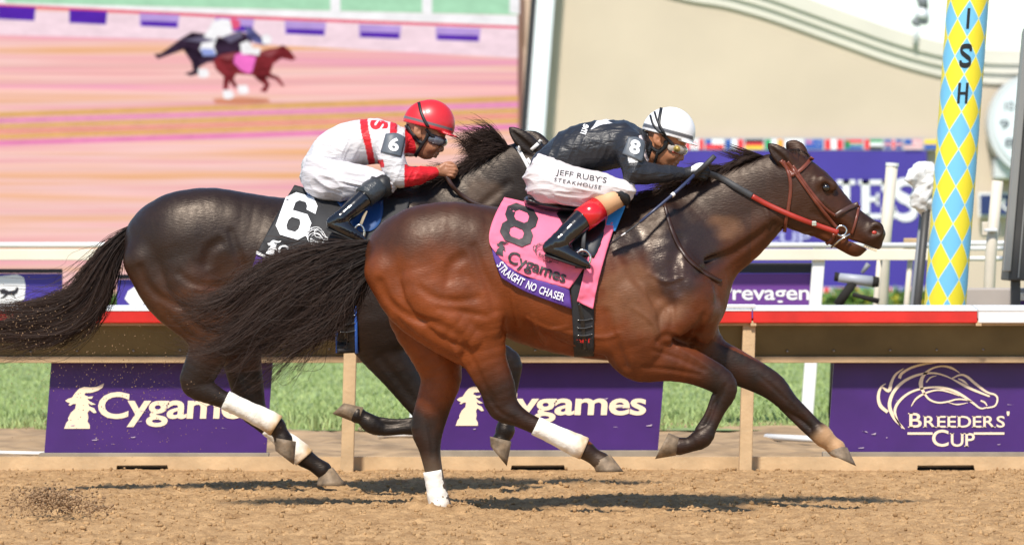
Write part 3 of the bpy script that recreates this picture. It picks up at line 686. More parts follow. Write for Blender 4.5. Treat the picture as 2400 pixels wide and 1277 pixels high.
# picture content: track edge, running rail, hoardings, turf
spoly('picture_verge', [(-500, 62), (0, 82), (400, 92), (1213, 136), (1213, 60), (-500, 10)], glow('pale', (250, 222, 232)), .01)
spoly('picture_rail', [(-500, -8), (0, 8), (1213, 38), (1213, 64), (900, 52), (0, 12), (-500, -2)], glow('white', (253, 251, 253)), .02)
spoly('picture_turf', [(-500, -260), (1213, -260), (1213, 36), (700, 24), (0, 8), (-500, -10)], glow('mint', (176, 226, 190)), .012)
spoly('picture_redline', [(-500, 0), (0, 11), (620, 40), (1213, 62), (1213, 67), (620, 46), (0, 16), (-500, 5)], glow('redline', (232, 80, 110)), .024)
for x in (0, 785, 1000, 1205): spoly('picture_post', [(x-10, -80), (x+12, -80), (x+12, 34), (x-10, 30)], glow('white', (253, 251, 253)), .022)
pv, pd = glow('violet', (90, 45, 175)), glow('lilac', (190, 160, 225))
for x, w, y in ((-5, 88, 15), (163, 88, 24), (328, 92, 32), (505, 90, 42), (668, 96, 50), (842, 98, 58), (1022, 104, 64)):
    spoly('picture_board', [(x, y), (x+w, y+4), (x+w-3, y+34), (x, y+30)], pd if w != 88 or x > 200 else pv, .026)
    spoly('picture_board', [(x+3, y+18), (x+w-5, y+21), (x+w-5, y+33), (x+4, y+29)], pv, .03)
# the two little racing horses in the picture (3x frame, origin 0,0)
def s3(pts): return [(x/3, y/3) for x, y in pts]
dkc, brc, whc = glow('dark', (45, 32, 48)), glow('bay', (105, 35, 40)), glow('white', (253, 251, 253))
spoly('picture_horse', s3([(1085, 385), (1130, 380), (1200, 330), (1280, 270), (1350, 230), (1430, 240), (1560, 270), (1700, 230), (1790, 260), (1740, 330), (1640, 400), (1560, 430), (1460, 440), (1400, 470), (1395, 520), (1340, 535), (1300, 520), (1360, 500), (1350, 440), (1290, 350), (1180, 390), (1110, 415)]), dkc, .034)
spoly('picture_horse', s3([(1500, 430), (1560, 385), (1660, 370), (1800, 380), (1880, 350), (1950, 340), (1990, 320), (2040, 360), (2080, 415), (2050, 425), (1980, 410), (1920, 450), (1900, 520), (1960, 545), (1998, 605), (1985, 608), (1940, 560), (1870, 545), (1895, 600), (1870, 650), (1830, 640), (1865, 600), (1810, 560), (1780, 530), (1660, 520), (1640, 560), (1670, 610), (1650, 620), (1610, 570), (1600, 630), (1570, 630), (1575, 540), (1520, 490)]), brc, .038)
spoly('picture_rider', s3([(1475, 200), (1500, 155), (1560, 138), (1620, 145), (1630, 220), (1590, 275), (1530, 250), (1500, 330), (1520, 375), (1440, 390), (1405, 350), (1440, 250)]), whc, .042)
spoly('picture_cap', s3([(1618, 140), (1650, 130), (1688, 155), (1680, 200), (1640, 210)]), glow('cap', (235, 95, 130)), .046)
spoly('picture_rider', s3([(1720, 190), (1770, 200), (1830, 260), (1890, 265), (1905, 300), (1860, 320), (1790, 300), (1740, 260)]), glow('slate', (70, 70, 110)), .046)
spoly('picture_rider', s3([(1690, 310), (1740, 290), (1780, 340), (1830, 340), (1820, 390), (1760, 380), (1700, 385)]), whc, .05)
spoly('picture_cloth', s3([(1655, 390), (1700, 370), (1760, 395), (1800, 400), (1770, 510), (1740, 515), (1690, 490), (1645, 440)]), glow('pink', (248, 120, 205)), .05)
for pts, c_ in (([(1290, 285), (1420, 262), (1520, 285), (1420, 300)], 'slateback'), ([(1540, 400), (1640, 380), (1700, 385), (1600, 420)], 'bayback'), ([(1830, 380), (1900, 365), (1960, 350), (1900, 400)], 'bayback'), ([(1410, 345), (1500, 350), (1515, 390), (1430, 392)], 'bluecloth'), ([(1560, 265), (1640, 240), (1690, 215), (1700, 260), (1620, 300)], 'slateback')):
    spoly('picture_shine', s3(pts), glow(c_, dict(slateback=(112, 105, 130), bayback=(150, 80, 85), bluecloth=(150, 165, 225))[c_]), .048, 3)
spoly('picture_shadow', s3([(1500, 700), (1700, 690), (1880, 700), (1900, 720), (1700, 735), (1520, 728)]), glow('bandshade', (214, 140, 110)), .008, 5)
spoly('picture_cap', s3([(1840, 255), (1880, 245), (1910, 270), (1900, 310), (1850, 310)]), glow('white', (253, 251, 253)), .052)
for x, y in ((1605, 665), (1710, 630), (1430, 515)): spoly('picture_bandage', s3([(x-38, y-25), (x+25, y-28), (x+40, y+15), (x+10, y+32), (x-30, y+28)]), whc, .05)
# magenta and ochre bands along the near part of the pictured track
for y, c in ((258, (228, 178, 110)), (272, (238, 150, 195)), (285, (226, 180, 105)), (298, (240, 150, 140)), (309, (232, 182, 100)), (323, (240, 140, 190))):
    spoly('picture_band', [(-500, y+22), (1213, y-52+20), (1213, y-52+31), (-500, y+34)], glow('band%d' % y, c), .008, 6)
M_frame = mat('screen_edge', (.02, .02, .024), .4); M_col = mat('column_white', (.72, .76, .80), .6, noise=.04, nscale=1)
wbox(MB(), 1190, -260, 1203, 712, YS-.06, .4, 0, True).build('frame', M_frame, scr)
col_ = thing('screen_column', 'smooth pale column at the edge of the video screen', 'column')
wbox(MB(), 1204, -260, 1247, 716, YS-.12, .8, .03, True).build('shaft', M_col, col_)

# banner with a row of flags above and below
ban = thing('wall_banner', 'long blue banner with big white serif letters between two rows of flags', 'banner')
YN = YW-.18
wbox(MB(), 1380, 352, 2172, 672, YN, .1).build('cloth', M_blue, ban)
def bars(spec, box):
    """flag: list of (x0,y0,x1,y1,rgb) in unit square"""
    out = []
    for x0, y0, x1, y1, c in spec: out.append(((box[0]+(box[2]-box[0])*x0, box[1]+(box[3]-box[1])*y0, box[0]+(box[2]-box[0])*x1, box[1]+(box[3]-box[1])*y1), c))
    return out
WH, RD, BL, GN, YE, BK, OR = (235, 235, 240), (222, 50, 60), (40, 85, 170), (40, 150, 90), (245, 205, 60), (25, 22, 25), (240, 160, 60)
FL = {'argentina': [(0, 0, 1, 1, WH), (0, 0, 1, .33, (120, 180, 230)), (0, .67, 1, 1, (120, 180, 230))], 'canada': [(0, 0, 1, 1, WH), (0, 0, .26, 1, RD), (.74, 0, 1, 1, RD), (.4, .3, .6, .7, RD)],
      'chile': [(0, 0, 1, 1, WH), (0, .5, 1, 1, RD), (0, 0, .34, .5, BL)], 'france': [(0, 0, 1, 1, WH), (0, 0, .33, 1, BL), (.67, 0, 1, 1, RD)], 'germany': [(0, 0, 1, .34, BK), (0, .34, 1, .67, RD), (0, .67, 1, 1, YE)],
      'ireland': [(0, 0, 1, 1, WH), (0, 0, .33, 1, GN), (.67, 0, 1, 1, OR)], 'japan': [(0, 0, 1, 1, WH), (.38, .25, .62, .75, RD)], 'australia': [(0, 0, 1, 1, BL), (0, 0, .45, .5, (150, 120, 180)), (.2, .05, .27, .45, RD), (.65, .5, .72, .6, WH), (.8, .3, .86, .4, WH)],
      'peru': [(0, 0, 1, 1, WH), (0, 0, .33, 1, RD), (.67, 0, 1, 1, RD)], 'south_africa': [(0, 0, 1, .4, RD), (0, .6, 1, 1, BL), (0, .4, 1, .6, GN), (0, .15, .28, .85, GN), (0, .3, .14, .7, BK), (.3, .36, 1, .41, WH), (.3, .59, 1, .64, WH)],
      'emirates': [(0, 0, .28, 1, RD), (.28, 0, 1, .33, GN), (.28, .33, 1, .67, WH), (.28, .67, 1, 1, (60, 60, 60))], 'kingdom': [(0, 0, 1, 1, (70, 80, 150)), (.4, 0, .6, 1, WH), (0, .36, 1, .64, WH), (.44, 0, .56, 1, RD), (0, .43, 1, .57, RD)],
      'states': [(0, i/7, 1, (i+.5)/7, RD) for i in range(7)]+[(0, (i+.5)/7, 1, (i+1)/7, WH) for i in range(7)]+[(0, 0, .42, .5, BL)], 'ukraine': [(0, 0, 1, .5, YE), (0, .5, 1, 1, BL)]}
M_strip = mat('flag_strip', (.42, .42, .46), .7)
def flag_row(names, xs, yt, yb, Y):
    for nm, x in zip(names, xs):
        box = (x, yt, x+42, yb); cells = bars(FL[nm], box); mats, V, T, fm = [], [], [], []
        for i, ((x0, y0, x1, y1), c) in enumerate(cells):
            key = 'flag_%d_%d_%d' % c; m = mat(key, srgb(*c)[:3], .7); 
            if m not in mats: mats.append(m)
            Yc = Y-.004-.003*i; o = len(V); V += [tuple(W(a_, b_, Yc)) for a_, b_ in ((x0, y1), (x1, y1), (x1, y0), (x0, y0))]; T.append((o, o+1, o+2, o+3)); fm.append(mats.index(m))
        mesh_obj('flag', V, T, None, ban, mats=mats, fmat=fm)
wbox(MB(), 1380, 323, 2192, 352, YN-.01, .1).build('flag_strip', M_strip, ban)
order = ['argentina', 'canada', 'chile', 'france', 'germany', 'ireland', 'japan', 'australia', 'peru', 'south_africa', 'emirates', 'kingdom', 'states', 'ukraine']
flag_row(order[:], [1607+46.6*(i-1) for i in range(14)], 327, 350, YN-.01)
wbox(MB(), 1900, 672, 2172, 700, YN-.01, .1).build('flag_strip', M_strip, ban)
flag_row(['canada', 'peru', 'south_africa', 'emirates', 'kingdom', 'states'], [1900, 1930, 1968, 2002, 2066, 2112], 674, 698, YN-.01)
def slab(ch):
    """heavy slab-serif capitals in a unit box, y up"""
    B = lambda x0, y0, x1, y1: (np.array([(x0, y0), (x1, y0), (x1, y1), (x0, y1)], float), np.array([[0, 1, 2, 3]]))
    if ch == 'I': return merge2d([B(.3, 0, .7, 1), B(0, 0, 1, .12), B(0, .88, 1, 1)])
    if ch == 'E': return merge2d([B(.12, 0, .42, 1), B(0, 0, 1, .12), B(0, .88, 1, 1), B(.4, .44, .75, .56), B(.68, .34, .78, .66), B(.88, 0, 1, .32), B(.88, .70, 1, 1)])
    return merge2d([stroke2d([(.95, .75), (.8, .93), (.5, .98), (.2, .9), (.14, .72), (.35, .57), (.65, .47), (.88, .3), (.82, .1), (.5, .02), (.2, .08), (.05, .28)], [.1, .16, .2, .24, .26, .28, .28, .26, .24, .2, .16, .1], 5), B(.9, .68, 1, 1), B(0, 0, .1, .34)])
for ch, bx in (('I', (1962, 422, 2004, 512)), ('E', (2012, 422, 2074, 512)), ('S', (2092, 424, 2150, 512))):
    q, T = slab(ch); decal('letter', np.stack([bx[0]+q[:, 0]*(bx[2]-bx[0]), bx[3]-q[:, 1]*(bx[3]-bx[1])], 1), T, M_wprint, ban, Y=YN, off=.02)
q, T = text2d('CUP', .02, 1, .4); decal('letter', fit(q, (1786, 543, 1900, 572)), T, mat('print_lilac', (.42, .42, .66), .5), ban, Y=YN, off=.02)
# planting along the foot of the building
def leafy(name, x0, x1, yt, yb, Y, n, label, flowers):
    t = thing(name, label, 'hedge'); r = np.random.default_rng(77); V, T, C = [], [], []
    a, b = W(x0, yb, Y), W(x1, yt, Y); z0, z1 = 0, b.z
    for i in range(n):
        p = np.array([r.uniform(a.x, b.x), Y+r.uniform(-.5, .5), z0+(z1-z0)*r.uniform(0, 1)**.7*(1+.25*math.sin(i))]); s_ = r.uniform(.05, .11); d = r.normal(size=(3, 3))*s_
        o = len(V); V += [tuple(p+d[k]) for k in range(3)]; T.append((o, o+1, o+2)); f = flowers and r.uniform() < .13; C += [(.75, .6, .05) if f else tuple(np.array([.09, .17, .03])*r.uniform(.5, 1.5))]*3
    mesh_obj('foliage', np.array(V), np.array(T), mat('leaves', (.1, .2, .04), .6, attr=True), t, cols=np.array(C))
leafy('hedge', 1930, 2230, 699, 716, YN-1.2, 2600, 'low hedge with yellow flowers along the foot of the blue banner', True)
leafy('hedge', 235, 285, 707, 722, 94.0, 500, 'small green hedge at the foot of the video screen', False)

# finish post
fin = thing('finish_post', 'round blue and yellow diamond patterned finish post with black letters', 'post')
YP, RP = 30.6, .128
def harlequin():
    m = bpy.data.materials.new('harlequin'); m.use_nodes = True; nt = m.node_tree; n = nt.nodes; l = nt.links; b = n['Principled BSDF']
    uv = n.new('ShaderNodeUVMap'); uv.uv_map = 'wrap'; sp = n.new('ShaderNodeSeparateXYZ'); l.new(uv.outputs[0], sp.inputs[0])
    def M(op, a, b_=None, c=None):
        x = n.new('ShaderNodeMath'); x.operation = op
        for i, v in enumerate((a, b_, c)):
            if v is None: continue
            if isinstance(v, (int, float)): x.inputs[i].default_value = v
            else: l.new(v, x.inputs[i])
        return x.outputs[0]
    u = M('ADD', sp.outputs[0], sp.outputs[1]); v = M('SUBTRACT', sp.outputs[0], sp.outputs[1])
    par = M('MODULO', M('ABSOLUTE', M('ADD', M('FLOOR', u), M('FLOOR', v))), 2)
    du = M('ABSOLUTE', M('SUBTRACT', M('FRACT', u), .5)); dv = M('ABSOLUTE', M('SUBTRACT', M('FRACT', v), .5))
    line = M('GREATER_THAN', M('MAXIMUM', du, dv), .478)
    mx = n.new('ShaderNodeMix'); mx.data_type = 'RGBA'; l.new(par, mx.inputs[0]); mx.inputs[6].default_value = (.17, .50, .74, 1); mx.inputs[7].default_value = (.80, .67, .03, 1)
    m2 = n.new('ShaderNodeMix'); m2.data_type = 'RGBA'; l.new(line, m2.inputs[0]); l.new(mx.outputs[2], m2.inputs[6]); m2.inputs[7].default_value = (.62, .72, .5, 1)
    l.new(m2.outputs[2], b.inputs['Base Color']); b.inputs['Roughness'].default_value = .4; return m
def pole_pt(a, z, r_): cx = W(2215.5, 710, YP).x+(z-W(0, 710, YP).z)*SK; return (cx+math.sin(a)*r_, YP-math.cos(a)*r_, z)
nz_, na = 2, 48; zb, zt = 0.0, W(0, -260, YP).z; V = []; UV = []
for j in range(41):
    z = zb+(zt-zb)*j/40
    for i in range(na): V.append(pole_pt(2*math.pi*i/na, z, RP))
Fp = [(j*na+i, j*na+(i+1) % na, (j+1)*na+(i+1) % na, (j+1)*na+i) for j in range(40) for i in range(na)]
o = mesh_obj('shaft', V, Fp, harlequin(), fin, True); uvl = o.data.uv_layers.new(name='wrap')
zI = W(0, 133, YP).z; PER = (87/F*YP)
for p in o.data.polygons:
    j, i = divmod(p.index, na)
    for li, (jj, ii) in zip(p.loop_indices, ((j, i), (j, i+1), (j+1, i+1), (j+1, i))):
        z = zb+(zt-zb)*jj/40; aa = ii if ii <= na/2 and not (i >= na/2) else ii-na
        uvl.data[li].uv = (aa/na*6+.5+.0, (z-zI)/PER+10.0)
M_ink = mat('print_black', (.01, .01, .01), .4)
def on_pole(parts, py, w, h):
    q, T = merge2d(parts); V = []
    for x, y in q: V.append(pole_pt((x-.5)*w/RP, W(0, py, YP).z+(y-.5)*h, RP+.003))
    mesh_obj('letter', V, [tuple(t) for t in T], M_ink, fin)
ws, hs = 24/F*YP, 48/F*YP; VB = lambda x0, y0, x1, y1: (np.array([(x0, y0), (x1, y0), (x1, y1), (x0, y1)], float), np.array([[0, 1, 2, 3]]))
on_pole([VB(.34, 0, .62, 1)], 46, ws, hs)
on_pole([stroke2d([(.95, .72), (.92, .92), (.5, .97), (.08, .9), (.1, .68), (.5, .5), (.9, .34), (.92, .1), (.5, .03), (.08, .1), (.05, .28)], .24, 6)], 133, ws, hs)
on_pole([VB(0, 0, .26, 1), VB(.74, 0, 1, 1), VB(.26, .42, .74, .56)], 220, ws, hs)
on_pole([VB(0, 0, .24, 1), VB(.76, 0, 1, 1), stroke2d([(.12, .98), (.5, .5), (.88, .02)], .22, 2)], -41, ws, hs)

# clock on the building
M_steel = mat('painted_steel', (.62, .64, .66), .45, metal=.2); M_face = mat('clock_face', (.70, .76, .80), .35)
clk = thing('wall_clock', 'round white clock with a pale face mounted on the beige wall', 'clock')
def ring_(cx, cy, rp, Y, th, name, m, parent, n=64):
    c = W(cx, cy, Y); rr = rp/F*Y; mb = MB(); mb.prism([(c.x+math.cos(-2*math.pi*i/n)*rr, c.z+math.sin(-2*math.pi*i/n)*rr) for i in range(n)], Y, Y+th); return mb.build(name, m, parent)
ring_(2440, 292, 124, YW-.9, .7, 'case', M_steel, clk); ring_(2440, 292, 108, YW-.93, .03, 'face', M_face, clk)
for a in range(12):
    x = 2440+86*math.sin(a*math.pi/6); y = 292-86*math.cos(a*math.pi/6); q, T = text2d(str(a or 12), .01, .9, .5); decal('numeral', fit(q, (x-11, y-11, x+11, y+11)), T, mat('numeral_grey', (.09, .10, .12), .5), clk, Y=YW-.93, off=.01)
for a_, L, w in ((R(60), 60, 6), (R(200), 84, 4)):
    dx, dy = math.sin(a_), -math.cos(a_); P = np.array([(2440-dy*w/2, 292+dx*w/2), (2440+dy*w/2, 292-dx*w/2), (2440+dy*w/2+dx*L, 292-dx*w/2+dy*L), (2440-dy*w/2+dx*L, 292+dx*w/2+dy*L)]); decal('hand', P, np.array([[0, 1, 2], [0, 2, 3]]), M_ink, clk, Y=YW-.93, off=.02)
wbox(MB(), 2330, 372, 2380, 420, YW-.7, .6, .04).build('bracket', M_steel, clk)
# little roof camera on the cornice
rc = thing('roof_camera', 'grey camera on a short mast above the cornice', 'camera'); M_grey = mat('grey_plastic', (.20, .21, .23), .5)
Yc = YW-.2; a = W(2146, 110, Yc); b = W(2150, 52, Yc); MB().tube([a, b], .055, 10).build('mast', M_steel, rc, True)
wbox(MB(), 2138, 44, 2177, 58, Yc-.1, .3, .03).build('bracket', M_grey, rc)
a, b = W(2160, 46, Yc), W(2164, 18, Yc); MB().tube([a, (a+b)/2, b], [.15, .13, .08], 14).build('housing', M_steel, rc, True)
a, b = W(2166, 22, Yc), W(2158, -14, Yc); MB().tube([a, b], [.09, .12], 14).build('lens_barrel', M_grey, rc, True)
# dark equipment tower beside the finish post
eq = thing('equipment_tower', 'tall dark equipment cabinet on its frame beside the finish post', 'cabinet'); M_dkm = mat('dark_metal', (.05, .048, .045), .5, noise=.3, nscale=3)
Ye = 32.4; a, b = W(2352, 658, Ye), W(2520, 66, Ye)
MB().box((a.x+.03, Ye, a.z), (b.x, Ye+.5, b.z), .01, .085).build('cabinet', M_dkm, eq)
MB().box((a.x, Ye-.03, a.z+.06), (a.x+.045, Ye+.1, b.z), .006, .085).build('edge_trim', mat('alu_trim', (.32, .31, .29), .4, metal=.6), eq)
MB().box((a.x+.09, Ye-.012, a.z+.02), (a.x+.10, Ye+.0, b.z), .002, .085).build('cable_strip', mat('alu_trim', (.3, .3, .3)), eq)
a2 = W(2372, 668, Ye); MB().box((a2.x, Ye+.05, -.02), (a2.x+.06, Ye+.11, a2.z+.03), .004, 0).build('leg', M_dkm, eq)
MB().box((a2.x+.30, Ye+.05, -.02), (a2.x+.36, Ye+.11, a2.z+.03), .004, 0).build('leg', M_dkm, eq)
# grey plinth with a small purple-topped box on it
pl = thing('plinth', 'plain grey plinth box beside the finish post', 'box'); wbox(MB(), 2262, 676, 2480, 860, 33.2, .4, .01).build('body', mat('plinth_grey', (.40, .36, .33), .8, noise=.1, nscale=3), pl)
sb = thing('small_sign', 'small white and purple sign in front of the grey plinth', 'sign'); wbox(MB(), 2373, 686, 2470, 704, 33.1, .03, .003).build('panel', M_white, sb); wbox(MB(), 2373, 704.6, 2470, 860, 33.1, .03, .003).build('band', M_purple, sb)
# posts, pipes and covered camera between banner and finish post
M_pipe = mat('cream_pipe', (.62, .56, .46), .5, noise=.1, nscale=4)
def pole(name, label, x0, y0, x1, y1, Y, rad, m, cat, grp=None, to_ground=True):
    a, b = W(x0, y0, Y), W(x1, y1, Y); t = thing(name, label, cat, grp); pts = [b, a]
    if to_ground: pts.append(Vector((a.x-a.z*SK*.6, Y, -.02)))
    MB().tube(pts, rad, 12).build('shaft', m, t, True); return t
t = pole('timber_stake', 'square cream stake standing before the blue banner', 2074, 570, 2091, 384, 37.4, .045, M_pipe, 'post')
MB().tube([W(2091, 390, 37.4), W(2091.5, 382, 37.4)], .05, 12).build('cap', M_white, t)
cv = thing('covered_camera', 'camera wrapped in crumpled white plastic on a dark stand', 'camera')
sc_c = Sculpt(33.6, 2105, 2215, 370, 520, .3, .010)
sc_c.chain([(2160, 410, 0, 26, 1), (2168, 440, 0, 30, .9), (2160, 475, 0, 20, .8), (2166, 498, 0, 8, .8)], k=10); sc_c.chain([(2140, 415, -.03, 16, 1), (2180, 405, .02, 18, 1), (2178, 470, .02, 20, .8)], k=6)
V, Q = sc_c.mesh(); nn = fbm(V*14, 3, 8); V[:, 0] += nn*.03; V[:, 1] += fbm(V*12, 3, 4)*.03; V[:, 2] += fbm(V*13, 3, 5)*.02
mesh_obj('plastic_wrap', V, Q, mat('plastic_white', (.74, .74, .72), .35, bump=.5, bscale=25), cv, False)
a, b = W(2171, 492, 33.6), W(2150, 712, 33.6); MB().tube([a, b, Vector((b.x-.05, 33.6, -.02))], .028, 10).build('stand', M_dkm, cv, True)
MB().tube([W(2162, 505, 33.7), W(2140, 712, 33.7), W(2138, 800, 33.7)], .022, 10).build('stand_brace', M_grey, cv, True)
pr = thing('pipe_barrier', 'cream scaffold pipe with a wooden block beside the finish post', 'barrier')
MB().tube([W(2062, 582, 36.4), W(2196, 583, 36.4)], .024, 12).build('pipe', M_pipe, pr, True); MB().tube([W(2062, 600, 36.4), W(2196, 600, 36.4)], .020, 12).build('pipe', M_white, pr, True)
wbox(MB(), 2118, 558, 2156, 578, 36.3, .08, .006, True).build('block', M_wood, pr)
for x in (2064, 2136): MB().tube([W(x, 584, 36.45), W(x-12, 720, 36.45), Vector((W(x-26, 1000, 36.45).x, 36.45, -.02))], .022, 10).build('upright', M_pipe, pr, True)
pr2 = thing('pipe_barrier', 'white double pipe rail between finish post and dark cabinet', 'barrier')
for y in (570, 582, 606): MB().tube([W(2262, y, 36.6), W(2420, y, 36.6)], .018, 12).build('pipe', M_white, pr2, True)
t = pole('clamp_post', 'cream post with a clamp plate in front of the small navy sign', 2322, 600, 2338, 424, 36.2, .042, M_pipe, 'post'); wbox(MB(), 2302, 520, 2346, 552, 36.24, .04, .006).build('clamp_plate', M_pipe, t); wbox(MB(), 2308, 536, 2338, 543, 36.12, .05, .004).build('clamp_bolt', M_steel, t)
ns = thing('wall_sign', 'small navy sign with white script on the beige wall', 'sign'); wbox(MB(), 2293, 451, 2372, 508, YW-.3, .1).build('border', M_white, ns); wbox(MB(), 2298, 457, 2372, 503, YW-.34, .03).build('panel', mat('sign_navy', (.015, .03, .12), .5), ns)
P, T = stroke2d([(2338, 490), (2345, 472), (2356, 468), (2350, 482), (2362, 492), (2372, 478)], 5, 5); decal('script', P, T, M_wprint, ns, Y=YW-.34, off=.01)
# remote camera on a black arm by the white post
rm = thing('remote_camera', 'grey remote camera on a black bracket beside the white turf rail', 'camera'); Yk = 35.4
def seg(x0, y0, x1, y1, r0, r1, nm, m): MB().tube([W(x0, y0, Yk), W((x0+x1)/2, (y0+y1)/2, Yk), W(x1, y1, Yk)], [r0, (r0+r1)/2, r1], 12).build(nm, m, rm, True)
seg(1965, 650, 2045, 660, .032, .04, 'body', mat('camera_grey', (.34, .36, .40), .45)); seg(1972, 650, 1956, 648, .028, .034, 'lens_hood', M_black); seg(2045, 660, 2060, 661, .042, .034, 'rear_cap', M_black)
seg(2000, 662, 1962, 716, .03, .035, 'arm', M_black); seg(2020, 640, 2036, 618, .012, .02, 'handle', M_grey); seg(1998, 690, 2060, 706, .014, .02, 'cable', M_black); seg(1962, 716, 1950, 1000, .03, .03, 'stand', M_black)
# ------------------------------------------------------------------ horses
def coat_material(name, c_main, c_dark):
    """short glossy coat: colour from the coat attribute, sweat-wet areas darker and slicker"""
    m = bpy.data.materials.new(name); m.use_nodes = True; nt = m.node_tree; n = nt.nodes; l = nt.links; b = n['Principled BSDF']
    a = n.new('ShaderNodeAttribute'); a.attribute_name = 'col'
    tc = n.new('ShaderNodeTexCoord')
    t = n.new('ShaderNodeTexNoise'); t.inputs['Scale'].default_value = 9; t.inputs['Detail'].default_value = 8; t.inputs['Roughness'].default_value = 0.65
    l.new(tc.outputs['Object'], t.inputs['Vector'])
    mr = n.new('ShaderNodeMapRange'); mr.inputs['From Min'].default_value = 0.3; mr.inputs['From Max'].default_value = 0.7; mr.inputs['To Min'].default_value = 0.78; mr.inputs['To Max'].default_value = 1.2
    l.new(t.outputs['Fac'], mr.inputs['Value'])
    mx = n.new('ShaderNodeMix'); mx.data_type = 'RGBA'; mx.blend_type = 'MULTIPLY'; mx.inputs['Factor'].default_value = 1
    l.new(a.outputs['Color'], mx.inputs[6]); l.new(mr.outputs[0], mx.inputs[7]); l.new(mx.outputs[2], b.inputs['Base Color'])
    w = n.new('ShaderNodeAttribute'); w.attribute_name = 'wet'
    rr = n.new('ShaderNodeMapRange'); rr.inputs['To Min'].default_value = 0.52; rr.inputs['To Max'].default_value = 0.27
    l.new(w.outputs['Fac'], rr.inputs['Value'])
    rn = n.new('ShaderNodeTexNoise'); rn.inputs['Scale'].default_value = 34; rn.inputs['Detail'].default_value = 6; l.new(tc.outputs['Object'], rn.inputs['Vector'])
    ra = n.new('ShaderNodeMath'); ra.operation = 'MULTIPLY_ADD'; l.new(rn.outputs['Fac'], ra.inputs[0]); ra.inputs[1].default_value = .34; ra.inputs[2].default_value = -.15
    rs = n.new('ShaderNodeMath'); rs.operation = 'ADD'; rs.use_clamp = True; l.new(ra.outputs[0], rs.inputs[0]); l.new(rr.outputs[0], rs.inputs[1]); l.new(rs.outputs[0], b.inputs['Roughness'])
    b.inputs['Specular IOR Level'].default_value = 0.42; b.inputs['Specular Tint'].default_value = (1, .86, .74, 1)
    # fine hair lie and skin creases: stretched noise
    mp = n.new('ShaderNodeMapping'); mp.inputs['Scale'].default_value = (45, 60, 170); mp.inputs['Rotation'].default_value = (0, R(-35), 0)
    l.new(tc.outputs['Object'], mp.inputs['Vector'])
    t2 = n.new('ShaderNodeTexNoise'); t2.inputs['Scale'].default_value = 1; t2.inputs['Detail'].default_value = 3; l.new(mp.outputs[0], t2.inputs['Vector'])
    t3 = n.new('ShaderNodeTexNoise'); t3.inputs['Scale'].default_value = 7; t3.inputs['Detail'].default_value = 5; l.new(tc.outputs['Object'], t3.inputs['Vector'])
    b1 = n.new('ShaderNodeBump'); b1.inputs['Strength'].default_value = 0.42; b1.inputs['Distance'].default_value = 0.004; l.new(t2.outputs['Fac'], b1.inputs['Height'])
    b2 = n.new('ShaderNodeBump'); b2.inputs['Strength'].default_value = 0.16; b2.inputs['Distance'].default_value = 0.02; l.new(t3.outputs['Fac'], b2.inputs['Height'])
    l.new(b1.outputs[0], b2.inputs['Normal']); l.new(b2.outputs[0], b.inputs['Normal'])
    return m

def wet_attr(o, w):
    at = o.data.attributes.new('wet', 'FLOAT', 'POINT'); at.data.foreach_set('value', np.asarray(w, np.float32))

def hoof(sc, HS, TS, TC, HC_, lat, m, parent):
    n = 16; V = []; Fc = []
    rows = 5
    for j in range(rows):
        f = j/(rows-1)
        a = np.array(HS)*(1-f)+np.array(HC_)*f; b = np.array(TS)*(1-f)+np.array(TC)*f
        c = (a+b)/2; h = (b-a)/2; L = np.linalg.norm(h)/sc.s
        for k in range(n):
            an = 2*math.pi*k/n; p = c+h*math.cos(an)
            V.append(sc.pt(p[0], p[1], lat+math.sin(an)*L*0.92))
    for j in range(rows-1):
        for k in range(n): Fc.append((j*n+k, j*n+(k+1) % n, (j+1)*n+(k+1) % n, (j+1)*n+k))
    Fc += [tuple(range(n-1, -1, -1)), tuple((rows-1)*n+k for k in range(n))]
    o = mesh_obj('hoof', V, Fc, m, parent, True); return o

def bandage(sc, pts, m, parent):
    """wrap round the cannon; pts (px,py,lat,r)"""
    P = catmull([(a, b, c, d) for a, b, c, d in pts], 5); mb = MB(); r = np.random.default_rng(int(pts[0][0]))
    mb.tube([sc.pt(p[0], p[1], p[2]) for p in P], [p[3]/sc.s*(1+0.018*math.sin(i*1.9)+r.normal()*0.008) for i, p in enumerate(P)], n=18)
    o = mb.build('leg_bandage', m, parent, True); me = o.data; me.materials.clear(); me.materials.append(mat('bandage_worn', (.8, .8, .8), .85, attr=True, noise=.10, nscale=14, bump=.5, bscale=40))
    Vv = np.array([v.co[:] for v in me.vertices]); t = np.repeat(np.linspace(0, 1, len(P)), 18)[:len(Vv)]; d = np.clip(sstep(.45, 1.05, t+fbm(Vv*20, 3, 3)*.25), 0, 1)[:, None]
    c = np.ones((len(Vv), 4), np.float32); c[:, :3] = np.array([.80, .77, .70])*(1-d)+np.array([.50, .33, .17])*d; a = me.color_attributes.new('col', 'FLOAT_COLOR', 'POINT'); a.data.foreach_set('color', c.ravel()); return o

M_hoof = mat('hoof_horn', (0.19, 0.135, 0.085), 0.65, noise=0.6, nscale=22, bump=0.3, bscale=60)
M_band = mat('bandage_white', (0.80, 0.76, 0.68), 0.8, noise=0.12, nscale=12, bump=0.5, bscale=35)
M_eye = mat('eye_dark', (0.012, 0.008, 0.006), 0.06, coat=1.0)
M_tooth = mat('teeth', (0.7, 0.6, 0.42), 0.4)
M_nostril = mat('nostril_red', (0.42, 0.04, 0.025), 0.35)

